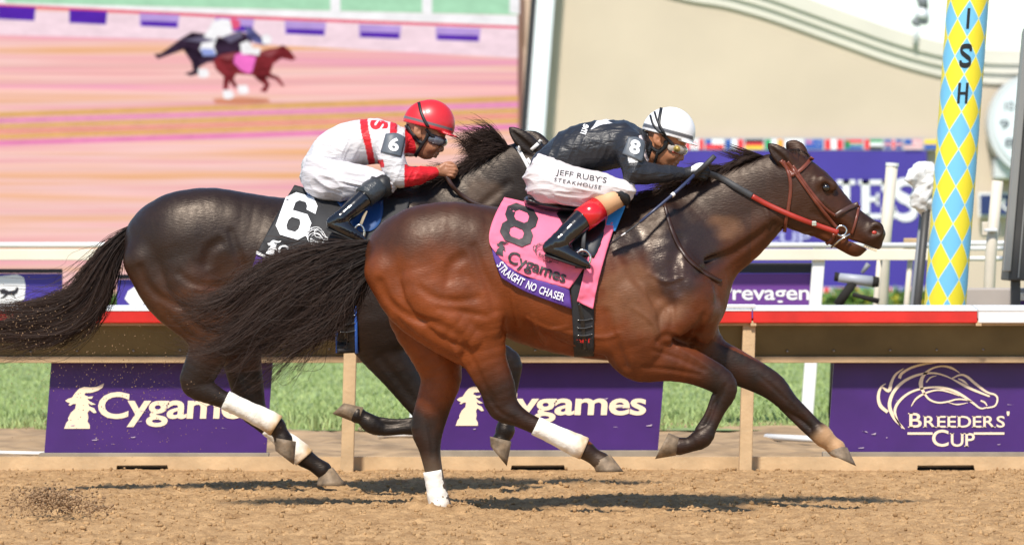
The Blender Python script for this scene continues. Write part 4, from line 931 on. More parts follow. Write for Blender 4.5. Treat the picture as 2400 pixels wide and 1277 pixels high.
def horse_head(sc, dx, dy, f=1.0, x0=1850.0, y0=395.0):
    """head sculpt, coordinates written for horse 8 and shifted/scaled for the other"""
    def T(pts): return [((p[0]-x0)*f+x0+dx, (p[1]-y0)*f+y0+dy, p[2], p[3]*f)+tuple(p[4:]) for p in pts]
    sc.chain(T([(1858, 420, 0, 56, .80), (1892, 452, 0, 66, .72), (1932, 482, 0, 55, .70), (1975, 512, 0, 42, .72), (2012, 535, 0, 37, .80), (2036, 549, 0, 35, .85)]), k=14)
    sc.chain(T([(1868, 475, -.055, 62, .30), (1884, 488, -.055, 56, .30)]), k=16)       # cheek discs
    sc.chain(T([(1868, 475, .055, 62, .30), (1884, 488, .055, 56, .30)]), k=16)
    sc.chain(T([(1880, 500, 0, 46, .7), (1925, 530, 0, 30, .75), (1965, 557, 0, 24, .8), (1998, 574, 0, 25, .9), (2006, 580, 0, 22, .95)]), k=14)   # lower jaw, chin
    sc.chain(T([(2046, 556, 0, 30, .95), (2050, 572, 0, 17, 1.1)]), k=10)               # upper lip
    for sgn in (-1, 1):
        sc.chain(T([(2052, 538, sgn*.052, 20, .5), (2040, 548, sgn*.052, 16, .5)]), k=8)    # nostril rim
        sc.chain(T([(1926, 428, sgn*.085, 17, .6), (1950, 436, sgn*.083, 13, .6)]), k=10)   # brow bone
        sc.chain(T([(1915, 470, sgn*.088, 9, .6), (1960, 492, sgn*.068, 7, .6), (1995, 510, sgn*.055, 5, .6)]), k=10)  # facial crest
        sc.chain(T([(1936, 440, sgn*.105, 13, .6)]), k=5, op='sub', smooth=1)               # eye socket
        sc.chain(T([(2055, 541, sgn*.077, 13, .8), (2044, 547, sgn*.075, 8, .8)]), k=5, op='sub')
    sc.chain(T([(2062, 592, 0, 5, 8), (2020, 574, 0, 4, 8), (1988, 562, 0, 3, 8)]), k=4, op='sub')   # mouth line

def finish_head(sc, root, dx, dy, f=1.0, x0=1850.0, y0=395.0):
    def q(x, y): return ((x-x0)*f+x0+dx, (y-y0)*f+y0+dy)
    for sgn in (-1, 1):
        p = sc.pt(*q(1936, 440), sgn*.088)
        bm = bmesh.new(); bmesh.ops.create_uvsphere(bm, u_segments=16, v_segments=10, radius=0.021*f)
        V = [v.co+Vector(p) for v in bm.verts]; bm.verts.index_update(); Fc = [[v.index for v in fa.verts] for fa in bm.faces]; bm.free()
        mesh_obj('eye', V, Fc, M_eye, root, True)
        p = sc.pt(*q(2049, 545), sgn*.060)
        bm = bmesh.new(); bmesh.ops.create_uvsphere(bm, u_segments=12, v_segments=8, radius=1)
        V = [Vector((v.co.x*.013, v.co.y*.005, v.co.z*.009))+Vector(p) for v in bm.verts]; bm.verts.index_update(); Fc = [[v.index for v in fa.verts] for fa in bm.faces]; bm.free()
        mesh_obj('nostril', V, Fc, M_nostril, root, True)
    mb = MB()
    for i in range(6):
        x, y = q(2028+i*5.0, 577+i*1.9); a = sc.pt(x, y, -.03+.001*i); mb.box(a-np.array([.005, .008, .007]), a+np.array([.005, .02, .007]), .002)
    mb.build('teeth', M_tooth, root)

def ears(sc, base, mid, tip, far=None, lat=.065):
    for sgn in (-1, 1):
        b, m_, t = (base, mid, tip) if (sgn < 0 or far is None) else far
        sc.chain([(b[0], b[1], sgn*lat, 18, .6), (m_[0], m_[1], sgn*(lat+.01), 21, .45), (m_[0]*.45+t[0]*.55, m_[1]*.45+t[1]*.55, sgn*(lat+.008), 14, .45), (t[0], t[1], sgn*lat, 2.5, .6)], k=5)
        sc.chain([(b[0]-4, b[1]+4, sgn*(lat+.022), 6, .6), (m_[0]-2, m_[1]+5, sgn*(lat+.03), 9, .6), (t[0]+6, t[1]+8, sgn*(lat+.015), 2, .6)], k=3, op='sub')
VOX = 0.0065
YA, YB = 25.0, 26.7          # depth of the brown horse and of the darker horse beyond it
# ---------------- brown horse, number 8
HA = Sculpt(YA, 830, 2100, 320, 1260, 0.42, VOX)
def build_torso(sc, T):
    sc.chain(T([(918, 612, 0, 66, 1.1), (965, 602, 0, 106, 1.05), (1040, 606, 0, 130, .98), (1120, 620, 0, 138, .93), (1200, 640, 0, 148, .90),
                (1300, 661, 0, 162, .86), (1400, 669, 0, 173, .80), (1480, 668, 0, 176, .70), (1550, 675, 0, 158, .68), (1600, 695, 0, 96, .95)]), k=20)
    sc.chain(T([(1340, 545, 0, 45, .9), (1430, 525, 0, 42, .8), (1500, 512, 0, 46, .7), (1580, 500, 0, 60, .5)]), k=40)       # withers
    for g in (-1, 1):
        sc.chain(T([(990, 560, g*.11, 64, .9), (1070, 548, g*.12, 62, .85), (1150, 565, g*.10, 54, .8)]), k=44)     # gluteals, point of hip
        sc.chain(T([(1110, 560, g*.19, 34, .7), (1150, 640, g*.20, 40, .6), (1150, 710, g*.19, 45, .6)]), k=22)     # tensor
        sc.chain(T([(1545, 520, g*.10, 40, .7), (1560, 600, g*.16, 55, .6), (1600, 680, g*.19, 62, .6), (1625, 725, g*.17, 50, .7)]), k=24)  # shoulder blade to its point
        sc.chain(T([(1460, 640, g*.19, 60, .5), (1470, 740, g*.205, 84, .5), (1490, 800, g*.19, 62, .6)]), k=20)    # triceps
        sc.chain(T([(1640, 735, g*.09, 48, .9), (1640, 775, g*.08, 38, .9)]), k=14)                               # breast
        sc.chain(T([(1300, 700, g*.25, 60, .4), (1390, 760, g*.22, 60, .4)]), k=40)
ID = lambda p: p
build_torso(HA, ID)
NECK_A = [(1560, 605, 0, 145, .60), (1640, 560, 0, 120, .46), (1700, 518, 0, 113, .40), (1760, 476, 0, 96, .38), (1815, 440, 0, 80, .44), (1850, 425, 0, 66, .62)]
HA.chain(NECK_A, k=30)
for g in (-1, 1):
    HA.chain([(1640, 600, g*.085, 42, .6), (1720, 560, g*.06, 34, .6), (1800, 510, g*.05, 26, .6)], k=18)      # brachiocephalic muscle
    HA.chain([(1620, 620, g*.15, 8, 1), (1720, 590, g*.11, 7, 1), (1815, 530, g*.085, 6, 1)], k=10, op='sub')     # jugular groove
horse_head(HA, 0, 0)
ears(HA, (1857, 392), (1834, 368), (1800, 337), ((1880, 372), (1868, 352), (1845, 335)))
# hind legs: near one reaching forward, far one planted
HA.chain([(1000, 600, -.11, 100, .8), (1055, 690, -.15, 98, .62), (1112, 765, -.155, 70, .62), (1138, 845, -.145, 50, .68), (1165, 905, -.135, 42, .68),
          (1178, 950, -.13, 37, .62), (1214, 976, -.13, 24, .85), (1255, 997, -.13, 20, .9), (1320, 1028, -.13, 20, .9), (1362, 1048, -.13, 24, .95), (1390, 1068, -.13, 19, 1), (1408, 1080, -.13, 22, 1)], k=16)
HA.chain([(912, 635, -.12, 58, .9), (960, 712, -.14, 58, .7), (1025, 770, -.15, 50, .65), (1085, 810, -.15, 44, .65)], k=14)
HA.chain([(1090, 800, -.19, 26, .6), (1130, 860, -.165, 24, .6), (1150, 920, -.15, 14, .6)], k=12)
HA.chain([(985, 600, -0.212, 46, .6), (1003, 680, -0.237, 56, .5), (1050, 745, -0.247, 44, .5), (1105, 788, -0.232, 28, .5)], k=7)        # biceps femoris
HA.chain([(928, 620, -0.152, 40, .7), (945, 690, -0.187, 40, .6), (1000, 758, -0.207, 34, .6), (1070, 808, -0.212, 24, .6)], k=5)           # hamstring
HA.chain([(1118, 640, -0.222, 48, .5), (1135, 712, -0.227, 48, .5), (1142, 765, -0.212, 34, .55)], k=8)                                  # quadriceps
HA.chain([(1075, 690, -0.257, 40, .4), (1120, 735, -0.247, 30, .4)], k=10)
HA.chain([(1110, 790, -.20, 22, .6), (1130, 850, -.175, 20, .6), (1148, 905, -.155, 10, .6)], k=7)
HA.chain([(1565, 500, -.125, 14, .7), (1545, 590, -.185, 16, .6), (1560, 660, -.215, 18, .6)], k=22)                                # spine of the shoulder blade
HA.chain([(1640, 690, -0.187, 34, .6), (1600, 735, -0.222, 40, .5), (1560, 770, -0.227, 34, .5)], k=6)                                # upper arm muscle
HA.chain([(1480, 700, -0.267, 46, .35), (1500, 770, -0.257, 44, .4), (1520, 810, -0.232, 28, .5)], k=6)
HA.chain([(1340, 790, -.17, 4, 1), (1410, 770, -.20, 5, 1), (1460, 790, -.22, 4, 1)], k=5)                                           # vein
HA.chain([(1590, 820, -.185, 3.5, 1), (1640, 846, -.165, 3.5, 1), (1680, 876, -.15, 3, 1)], k=4)
HA.chain([(990, 640, .13, 95, .7), (985, 735, .14, 76, .65), (1015, 815, .13, 60, .7), (1034, 880, .13, 49, .7), (1018, 942, .13, 42, .68), (1002, 1000, .13, 39, .62),
          (1006, 1045, .13, 27, .85), (1013, 1085, .13, 22, .9), (1022, 1130, .13, 21, .9), (1031, 1178, .13, 25, .95), (1046, 1200, .13, 20, 1), (1058, 1212, .13, 22, 1)], k=16)
# forelegs: near one folded, far one stretched out
HA.chain([(1490, 790, -.16, 88, .62), (1505, 835, -.155, 60, .65), (1565, 842, -.145, 51, .72), (1630, 863, -.135, 39, .75), (1690, 894, -.13, 32, .8), (1700, 922, -.13, 25, .85),
          (1686, 960, -.13, 15, .9), (1667, 1000, -.13, 14, .9), (1646, 1025, -.13, 24, .95), (1617, 1041, -.13, 18, 1), (1592, 1045, -.13, 21, 1)], k=14)
HA.chain([(1676, 930, -.13, 10, .8), (1659, 972, -.13, 8.5, .8), (1640, 1006, -.13, 11, .8)], k=3)
HA.chain([(1560, 815, -.19, 24, .6), (1620, 845, -.165, 18, .6), (1670, 880, -.15, 9, .6)], k=10)
HA.chain([(1600, 780, .12, 80, .6), (1660, 832, .13, 52, .72), (1720, 858, .13, 42, .75), (1775, 884, .13, 36, .78), (1813, 907, .13, 32, .8), (1845, 940, .13, 24, .85),
          (1885, 970, .13, 15, .9), (1912, 998, .13, 15, .9), (1925, 1018, .13, 25, .95), (1944, 1036, .13, 20, 1), (1960, 1050, .13, 22, 1)], k=14)
HA.chain([(1660, 815, .09, 20, .7), (1740, 850, .10, 15, .7)], k=10)
HA.chain([(1836, 952, .13, 11, .8), (1866, 984, .13, 9, .8), (1906, 1018, .13, 12, .8)], k=3)
GR8 = [([(890, 665), (905, 700), (935, 730), (980, 750), (1033, 764), (1080, 790)], 9, .012, 12), ([(985, 676), (1019, 697), (1074, 706), (1118, 698)], 8, .010, 12), ([(1030, 724), (1081, 731), (1138, 742)], 7, .008, 10),
       ([(1112, 578), (1126, 626), (1149, 680), (1160, 730)], 8, .009, 12), ([(1083, 603), (1060, 620), (1052, 652)], 9, .006, 16), ([(1085, 800), (1110, 850), (1135, 905), (1160, 940)], 6, .007, 8)]
for p, r_, d_, k_ in GR8+[([(1426, 735), (1438, 796), (1462, 862)], 10, .016, 14), ([(1572, 692), (1577, 740), (1568, 785)], 6, .008, 9), ([(1545, 800), (1560, 787), (1600, 800), (1640, 812)], 7, .010, 9), ([(1652, 742), (1640, 772), (1622, 802)], 7, .010, 9),
       ([(1510, 862), (1575, 868), (1640, 880)], 5, .007, 7), ([(1530, 822), (1585, 838), (1650, 868)], 4, .005, 6), ([(1600, 560), (1580, 620), (1590, 680)], 10, .006, 18), ([(1470, 600), (1500, 660), (1540, 700)], 10, .006, 18), ([(1640, 640), (1700, 610), (1760, 570), (1815, 530)], 9, .009, 14),
       ([(1000, 980), (1012, 1030), (1015, 1070)], 5, .006, 6), ([(1890, 520), (1925, 545), (1960, 566)], 5, .006, 7), ([(1905, 500), (1940, 515), (1985, 540)], 6, .004, 9), ([(1700, 905), (1690, 925), (1670, 950)], 4, .005, 5), ([(1780, 880), (1830, 925), (1870, 965)], 4, .005, 5), ([(1140, 925), (1170, 965), (1205, 985)], 5, .007, 6)]:
    HA.groove(p, r_, d_*.72, k_)
for p, h_ in [([(1485, 721), (1512, 740), (1535, 765), (1545, 800)], .006), ([(1300, 770), (1360, 785), (1420, 790), (1450, 780)], .005), ([(1780, 470), (1800, 505), (1795, 545)], .005), ([(1590, 818), (1640, 846), (1680, 876)], .004), ([(1930, 470), (1955, 500), (1985, 520)], .004),
             ([(1240, 745), (1290, 770), (1330, 765)], .004), ([(1050, 800), (1090, 850), (1120, 900)], .004), ([(1520, 640), (1560, 660), (1600, 650)], .004), ([(1195, 600), (1200, 680), (1215, 760)], .003), ([(1250, 740), (1262, 780), (1280, 805)], .003)]: HA.groove(p, 5, h_, 6, True)
horse8 = thing('horse', 'glossy brown racehorse wearing the pink number 8 cloth, one hind foot planted', 'horse', None)
V, Q = HA.mesh(); px, py = topx(V); lat = V[:, 1]-YA
def leg_dark(px, py, spans):
    """spans: (x0,y0,x1,y1,width) line from brown to black"""
    d = np.zeros(len(px))
    for x0, y0, x1, y1, w in spans:
        dx, dy = x1-x0, y1-y0; L = dx*dx+dy*dy; t = ((px-x0)*dx+(py-y0)*dy)/L
        off = np.abs((px-x0)*dy-(py-y0)*dx)/math.sqrt(L)
        d = np.maximum(d, sstep(0, 1, t)*(off < w))
    return d
nz = fbm(V*5, 4, 3); nz2 = fbm(V*14, 3, 9)
RED = np.array([0.165, 0.036, 0.007]); BRN = np.array([0.038, 0.013, 0.006]); BLK = np.array([0.009, 0.0065, 0.006]); DRY = np.array([0.17, 0.078, 0.036])
low = sstep(480, 760, py+nz*60)
col = BRN[None]*(1-low[:, None])+RED[None]*low[:, None]
hq = sstep(1250, 1000, px); col = col*(1+0.25*hq[:, None])
dk = leg_dark(px, py, [(1110, 820, 1165, 930, 70), (1010, 900, 1000, 1010, 70), (1560, 830, 1690, 890, 75), (1690, 850, 1800, 900, 70), (1830, 920, 1860, 950, 60), (1690, 890, 1690, 930, 60)])
dk = np.maximum(dk, np.where(px < 1290, sstep(885, 985, py+nz*25), 0)); dk = np.maximum(dk, np.where(px > 1500, sstep(880, 940, py), 0)); dk = np.maximum(dk, (py > 1040)*1.0)
crest = sstep(150, 60, np.abs((px-1500)*(-.38)-(py-470)*(1.0))*0+np.abs(py-(470-(px-1500)*.38)))*(px > 1480)*(px < 1850)*0.55
muzzle = sstep(1965, 2045, px)*0.75
fore = sstep(1330, 1520, px)*(px < 1760)*0.35
dk = np.clip(np.maximum.reduce([dk*0.93, crest, muzzle, fore])+nz2*0.06, 0, 1)
col = col*(1-dk[:, None])+BLK[None]*dk[:, None]
# sweat: slick dark shoulder and neck top, dried salty fringe beside it
wet = sstep(-.15, .25, 0.9-np.hypot((px-1600)/95, (py-590)/120)+nz*0.35)
wet = np.maximum(wet, sstep(-.1, .3, 0.75-np.hypot((px-1470)/110, (py-560)/60)+nz*0.4))
dry = np.clip(sstep(-.1, .35, 0.8-np.hypot((px-1520)/140, (py-690)/95)+nz*0.5)+sstep(0, .4, .7-np.hypot((px-1690)/75, (py-530)/50)+nz*.5), 0, 1)*(1-wet)
col = col*(1-0.75*wet[:, None])+np.array([.022, .017, .018])*0.75*wet[:, None]
col = col*(1-0.55*dry[:, None])+DRY*0.55*dry[:, None]
# pale pasterns with track dust
sock = sstep(0, 1, ((px-1905)*.7+(py-1005)*.7)/28)*(px > 1880)*(py > 980)
col = col*(1-sock[:, None])+np.array([.42, .25, .13])*sock[:, None]
dust = sstep(1050, 1100, py)*0.35; col = col*(1-dust[:, None])+np.array([.2, .14, .09])*dust[:, None]
o = mesh_obj('body', V, Q, coat_material('coat_brown', None, None), horse8, True, cols=np.clip(col, .004, 1)); wet_attr(o, np.clip(0.28+wet*0.7-dry*0.8, 0, 1))
finish_head(HA, horse8, 0, 0)
for a in [((1397, 1106), (1462, 1105), (1430, 1064), (1388, 1086), -.13), ((1046, 1234), (1100, 1234), (1078, 1200), (1042, 1206), .13),
          ((1567, 1014), (1535, 1075), (1584, 1067), (1592, 1024), -.13), ((1941, 1062), (2007, 1092), (1986, 1048), (1943, 1042), .13)]:
    hoof(HA, *a[:4], a[4], M_hoof, horse8)
bandage(HA, [(1255, 997, -.13, 23), (1300, 1019, -.13, 23.5), (1345, 1040, -.13, 27), (1370, 1051, -.13, 27.5)], M_band, horse8)
bandage(HA, [(1014, 1103, .13, 23), (1021, 1140, .13, 23), (1029, 1176, .13, 26), (1034, 1204, .13, 25)], M_band, horse8)

# ---------------- darker horse, number 6
HB = Sculpt(YB, 270, 1480, 285, 1180, 0.42, VOX)
def TB(pts): return [(298+(p[0]-860)*.965, 440+(p[1]-474)*1.0, p[2], p[3]*.985)+tuple(p[4:]) for p in pts]
build_torso(HB, TB)
HB.chain([(985, 590, 0, 140, .58), (1060, 540, 0, 116, .46), (1120, 490, 0, 100, .40), (1180, 437, 0, 84, .38), (1228, 402, 0, 70, .44), (1255, 395, 0, 60, .6)], k=28)
horse_head(HB, -612, -17, .95)
ears(HB, (1256, 352), (1228, 330), (1193, 299), ((1275, 345), (1255, 330), (1228, 312)))
HB.chain([(440, 575, -.11, 98, .8), (470, 665, -.15, 96, .62), (505, 745, -.155, 70, .62), (492, 815, -.145, 49, .68), (472, 862, -.135, 42, .68),
          (460, 898, -.13, 36, .62), (500, 925, -.13, 24, .85), (535, 941, -.13, 20, .9), (592, 967, -.13, 20, .9), (640, 993, -.13, 24, .95), (656, 1014, -.13, 19, 1), (664, 1030, -.13, 22, 1)], k=16)
HB.chain([(345, 610, -.12, 56, .9), (390, 690, -.14, 55, .7), (440, 745, -.15, 46, .65), (480, 780, -.15, 40, .65)], k=14)
HB.chain([(425, 570, -0.212, 46, .6), (443, 650, -0.237, 54, .5), (480, 715, -0.247, 42, .5), (515, 755, -0.232, 26, .5)], k=7)
HB.chain([(365, 590, -0.152, 40, .7), (385, 660, -0.187, 40, .6), (430, 725, -0.207, 32, .6), (478, 775, -0.212, 22, .6)], k=5)
HB.chain([(545, 610, -0.222, 46, .5), (560, 680, -0.227, 46, .5), (550, 730, -0.212, 32, .55)], k=8)
HB.chain([(450, 600, .13, 93, .7), (500, 700, .14, 82, .65), (555, 780, .13, 58, .7), (568, 850, .13, 45, .7), (580, 910, .13, 39, .68), (588, 952, .13, 35, .62), (613, 986, .13, 24, .85),
          (642, 1012, .13, 20, .9), (680, 1042, .13, 20, .9), (706, 1066, .13, 24, .95), (735, 1086, .13, 19, 1), (757, 1101, .13, 21, 1)], k=16)
HB.chain([(880, 750, -.16, 86, .62), (890, 808, -.155, 58, .65), (928, 862, -.145, 47, .72), (970, 925, -.135, 36, .75), (1000, 970, -.13, 30, .8), (985, 996, -.13, 23, .85),
          (945, 1004, -.13, 14, .9), (900, 1007, -.13, 14, .9), (872, 994, -.13, 22, .95), (850, 978, -.13, 17, 1), (838, 972, -.13, 20, 1)], k=14)
HB.chain([(975, 985, -.13, 9, .8), (930, 989, -.13, 8, .8), (880, 985, -.13, 10, .8)], k=3)
HB.chain([(980, 760, .12, 80, .6), (1050, 800, .13, 55, .72), (1130, 828, .13, 42, .75), (1190, 848, .13, 31, .8), (1194, 885, .13, 25, .85), (1190, 940, .13, 18, .9), (1186, 985, .13, 18, .9),
          (1184, 1008, .13, 23, .95), (1180, 1020, .13, 19, 1), (1175, 1030, .13, 21, 1)], k=14)
for p, r_, d_, k_ in GR8: HB.groove([(298+(x-860)*.965, 440+(y-474)) for x, y in p], r_, d_*.6, k_)
for p in ([(1080, 520), (1130, 480), (1190, 430)], [(890, 840), (930, 890), (970, 940)]): HB.groove(p, 8, .008, 12)
horse6 = thing('horse', 'very dark racehorse wearing the black number 6 cloth, behind the brown one', 'horse', None)
V, Q = HB.mesh(); px, py = topx(V); nz = fbm(V*5, 4, 5); nz2 = fbm(V*14, 3, 2)
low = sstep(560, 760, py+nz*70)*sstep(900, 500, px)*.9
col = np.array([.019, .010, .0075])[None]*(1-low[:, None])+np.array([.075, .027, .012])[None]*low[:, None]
dk = leg_dark(px, py, [(490, 800, 465, 870, 70), (575, 840, 585, 930, 60)]); dk = np.maximum(dk, (py > 870)); dk = np.clip(np.maximum(dk*.9, sstep(800, 900, px)*.6)+nz2*.05, 0, 1)
col = col*(1-dk[:, None])+np.array([.008, .007, .0075])*dk[:, None]
dryn = sstep(0, .4, .75-np.hypot((px-1150)/90, (py-450)/70)+nz*.5); col = col*(1-.5*dryn[:, None])+np.array([.11, .068, .045])*.5*dryn[:, None]
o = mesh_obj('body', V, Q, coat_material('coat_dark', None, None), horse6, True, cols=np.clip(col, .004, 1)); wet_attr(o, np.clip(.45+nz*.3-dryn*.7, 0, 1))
finish_head(HB, horse6, -612, -17, .95)
for a in [((646, 1056), (689, 1089), (694, 1034), (641, 1025), -.13), ((742, 1139), (812, 1137), (780, 1094), (747, 1113), .13),
          ((806, 944), (779, 969), (838, 992), (852, 954), -.13), ((1150, 1046), (1188, 1092), (1199, 1034), (1148, 1022), .13)]:
    hoof(HB, *a[:4], a[4], M_hoof, horse6)
bandage(HB, [(528, 937, -.13, 23), (580, 962, -.13, 23), (625, 984, -.13, 26), (648, 998, -.13, 27)], M_band, horse6)
bandage(HB, [(628, 1000, .13, 22), (660, 1026, .13, 22.5), (698, 1056, .13, 26), (714, 1073, .13, 26.5)], M_band, horse6)

# ---------------- manes and tails
M_hair8 = mat('hair_dark_brown', (0.026, 0.013, 0.009), 0.62, spec=.2, attr=True)
M_hair6 = mat('hair_black', (0.014, 0.009, 0.008), 0.62, spec=.2, attr=True)
M_dock = mat('dock_hair', (.014, .009, .007), .6, spec=.2)
up = [(868, 562), (790, 573), (690, 592), (600, 630), (520, 690), (440, 700), (372, 652)]
g2 = [(868, 575), (790, 592), (690, 622), (600, 670), (530, 720), (450, 740), (385, 690)]
g3 = [(870, 590), (800, 615), (710, 655), (630, 710), (560, 770), (490, 800), (400, 740)]
g4 = [(872, 605), (810, 640), (740, 690), (660, 745), (590, 800), (520, 850), (440, 872)]
g5 = [(874, 618), (835, 660), (780, 700), (720, 760), (650, 800), (600, 830), (480, 865)]
g6 = [(876, 628), (850, 670), (815, 715), (770, 765), (725, 790), (700, 800), (640, 810)]
S = np.concatenate([hair_guides([up, g2, g3, g4], 5200, 20, YA, .05, 22, 11, clump=44, lenvar=.45), hair_guides([g3, g4, g5, g6], 3600, 20, YA, .05, 26, 12, clump=40, lenvar=.55),
                    hair_guides([up, g3, g5, g6], 320, 20, YA, .07, 85, 13, lenvar=.4)])
hair('tail', S, M_hair8, horse8, .0029, .0007, 3)
dock = MB(); dock.tube([HA.pt(*p) for p in [(905, 572, 0), (880, 578, 0), (850, 585, 0), (800, 597, 0), (760, 610, 0)]], [.045, .04, .034, .022, .008], n=12); dock.build('tail_dock', M_dock, horse8, True)
u = [(318, 520), (262, 560), (215, 610), (165, 670), (90, 700), (-10, 715), (-120, 735)]
a2 = [(310, 535), (258, 590), (222, 650), (185, 705), (110, 740), (0, 752), (-110, 760)]
a3 = [(304, 550), (264, 612), (236, 682), (196, 738), (124, 772), (15, 785), (-90, 788)]
a4 = [(302, 562), (276, 630), (252, 700), (212, 757), (145, 794), (40, 804), (-60, 806)]
S = np.concatenate([hair_guides([u, a2, a3, a4], 6000, 16, YB, .04, 15, 21, clump=44, lenvar=.4), hair_guides([u, a2, a3, a4], 300, 16, YB, .06, 55, 22, lenvar=.5)])
hair('tail', S, M_hair6, horse6, .0029, .0007, 4)
dock = MB(); dock.tube([HB.pt(*p) for p in [(345, 530, 0), (318, 540, 0), (295, 560, 0), (270, 595, 0), (252, 630, 0)]], [.045, .04, .034, .022, .008], n=12); dock.build('tail_dock', M_dock, horse6, True)

def mane(sc, crest, flow, n, seed, L, latw=.03, k=9, noise=.25, rise=0.0):
    """locks rooted along the crest (photo path) blown along flow (dx,dy per unit length), in metres from the root"""
    r = np.random.default_rng(seed); C = resample(catmull(crest, 6), 60); out = np.zeros((n, k, 3)); cl = r.uniform(0, 1, 40); jit = r.normal(size=(40, 3))
    for i in range(n):
        c = r.integers(40); u = np.clip(cl[c]+r.normal()*.02, 0, 1); f = u*59; a = min(int(f), 58); p = C[a]*(1-f+a)+C[a+1]*(f-a)
        lat = r.normal()*latw; root = sc.pt(p[0], p[1], lat*.6)
        fl = np.array(flow[0])*(1-u)+np.array(flow[1])*u; fl = fl+jit[c]*noise*.5+r.normal(size=3)*noise*.4
        ln = L*r.uniform(.45, 1.1); h = np.linspace(0, 1, k)[:, None]
        bend = np.array([0, 0, -1.0])*(h**2)*ln*(.35+.2*jit[c][0])+np.array([0, 0, 1.0])*rise*np.sin(h*math.pi*.7)*ln
        out[i] = root+fl[None]*h*ln+bend+np.array([0, lat, 0])*h
    return out
S = mane(HA, [(1505, 472), (1580, 440), (1650, 412), (1730, 388), (1790, 366)], [(-.95, -.12, .10), (-.95, -.10, .26)], 3000, 31, .16, .018, noise=.13)
S = np.concatenate([S, mane(HA, [(1840, 352), (1872, 350), (1890, 362)], [(-.5, -.05, .12), (.5, -.05, .05)], 160, 33, .07, .02, noise=.1)])
hair('mane', S, M_hair8, horse8, .0032, .0007, 5)
S = mane(HB, [(955, 470), (1020, 442), (1080, 412), (1140, 380), (1200, 345)], [(-.9, -.2, .0), (-.85, -.15, .3)], 3000, 41, .20, .025, noise=.15)
S = np.concatenate([S, mane(HB, [(1120, 395), (1160, 370), (1195, 350)], [(-.55, -.1, .65), (-.65, -.1, .45)], 1100, 42, .25, .02, rise=.25, noise=.15)])
hair('mane', S, M_hair6, horse6, .0034, .0007, 6, tip=(.03, .016, .011))
# ------------------------------------------------------------------ saddle cloths, saddles, bridles
M_pink = mat('cloth_pink', (.82, .16, .27), .75, noise=.06, nscale=6)
M_clothblk = mat('cloth_black', (.014, .014, .016), .7, noise=.2, nscale=8)
M_strip_purple = mat('cloth_purple', (.085, .03, .24), .7)
M_print_blk = mat('cloth_print_black', (.022, .02, .022), .6)
M_print_wht = mat('cloth_print_white', (.82, .82, .82), .65)
M_leather = mat('bridle_leather', (.15, .036, .018), .38, noise=.25, nscale=20)
M_leather_red = mat('rein_leather', (.34, .026, .014), .38, noise=.15, nscale=20)
M_leather_dk = mat('dark_leather', (.035, .014, .009), .4, noise=.2, nscale=20)
M_rubber = mat('rein_rubber', (.035, .035, .038), .6, noise=.2, nscale=40)
M_blkleather = mat('black_leather', (.010, .010, .011), .3, coat=.3, noise=.2, nscale=15)
M_saddleblue = mat('saddle_blue', (.018, .065, .20), .35, coat=.3)
M_blueband = mat('girth_blue', (.03, .13, .55), .5)
M_brightblue = mat('pad_blue', (.05, .33, .78), .7)
M_metal = mat('bit_steel', (.62, .60, .56), .22, metal=1.0)
M_wstrap = mat('white_strap', (.78, .76, .74), .55)
def curve3(top, mid, bot, nu, nv):
    a, b, c = (resample(catmull(k, 6), nu) for k in (top, mid, bot)); out = []
    for t in np.linspace(0, 1, nv): out.append(a*(2*(t-.5)*(t-1))+b*(4*t*(1-t))+c*(2*t*(t-.5)))
    return np.concatenate(out)
def drape(sc, name, curves, nu, nv, m, parent, off=.014, wr=.006, seed=1, both=True, th=.003):
    P = curve3(*curves, nu, nv); V = sc.surf(P, off); miss = sc.miss.reshape(nv, nu); Yd = V[:, 1].reshape(nv, nu)
    if miss.any():
        ok = ~miss; fillv = np.median(Yd[ok]) if ok.any() else sc.Y0; Yd = np.where(miss, np.nan, Yd)
        for j in range(nv):
            row = Yd[j]; g = ~np.isnan(row)
            Yd[j] = np.interp(np.arange(nu), np.where(g)[0], row[g]) if g.any() else fillv
    for _ in range(6): Yd[1:-1, 1:-1] = (Yd[1:-1, 1:-1]*2+np.minimum(Yd[:-2, 1:-1], Yd[1:-1, 1:-1])*.5+np.minimum(Yd[2:, 1:-1], Yd[1:-1, 1:-1])*.5+Yd[1:-1, :-2]*.5+Yd[1:-1, 2:]*.5)/4
    w = fbm(np.stack([P[:, 0]*.022+P[:, 1]*.008, P[:, 1]*.03-P[:, 0]*.01, P[:, 0]*0+seed], 1), 3, seed); vy = np.repeat(np.linspace(0, 1, nv), nu)
    Yv = Yd.ravel()-np.abs(w)*wr*(.3+vy)
    V = np.stack([(P[:, 0]-CX)/F*Yv, Yv, HC+(HY-P[:, 1])/F*Yv], 1); Q = grid_faces(nu, nv)[:, ::-1]
    drape.last = (P, Yv, nu, nv)
    if both:
        V2 = V.copy(); V2[:, 1] = 2*sc.Y0-V2[:, 1]; n = len(V); br = np.stack([np.arange(nu-1), np.arange(1, nu), np.arange(1, nu)+n, np.arange(nu-1)+n], 1)
        Q = np.vstack([Q, Q[:, ::-1]+n, br]); V = np.vstack([V, V2])
    o = mesh_obj(name, V, np.ascontiguousarray(Q), m, parent, True); solid(o, th); return o
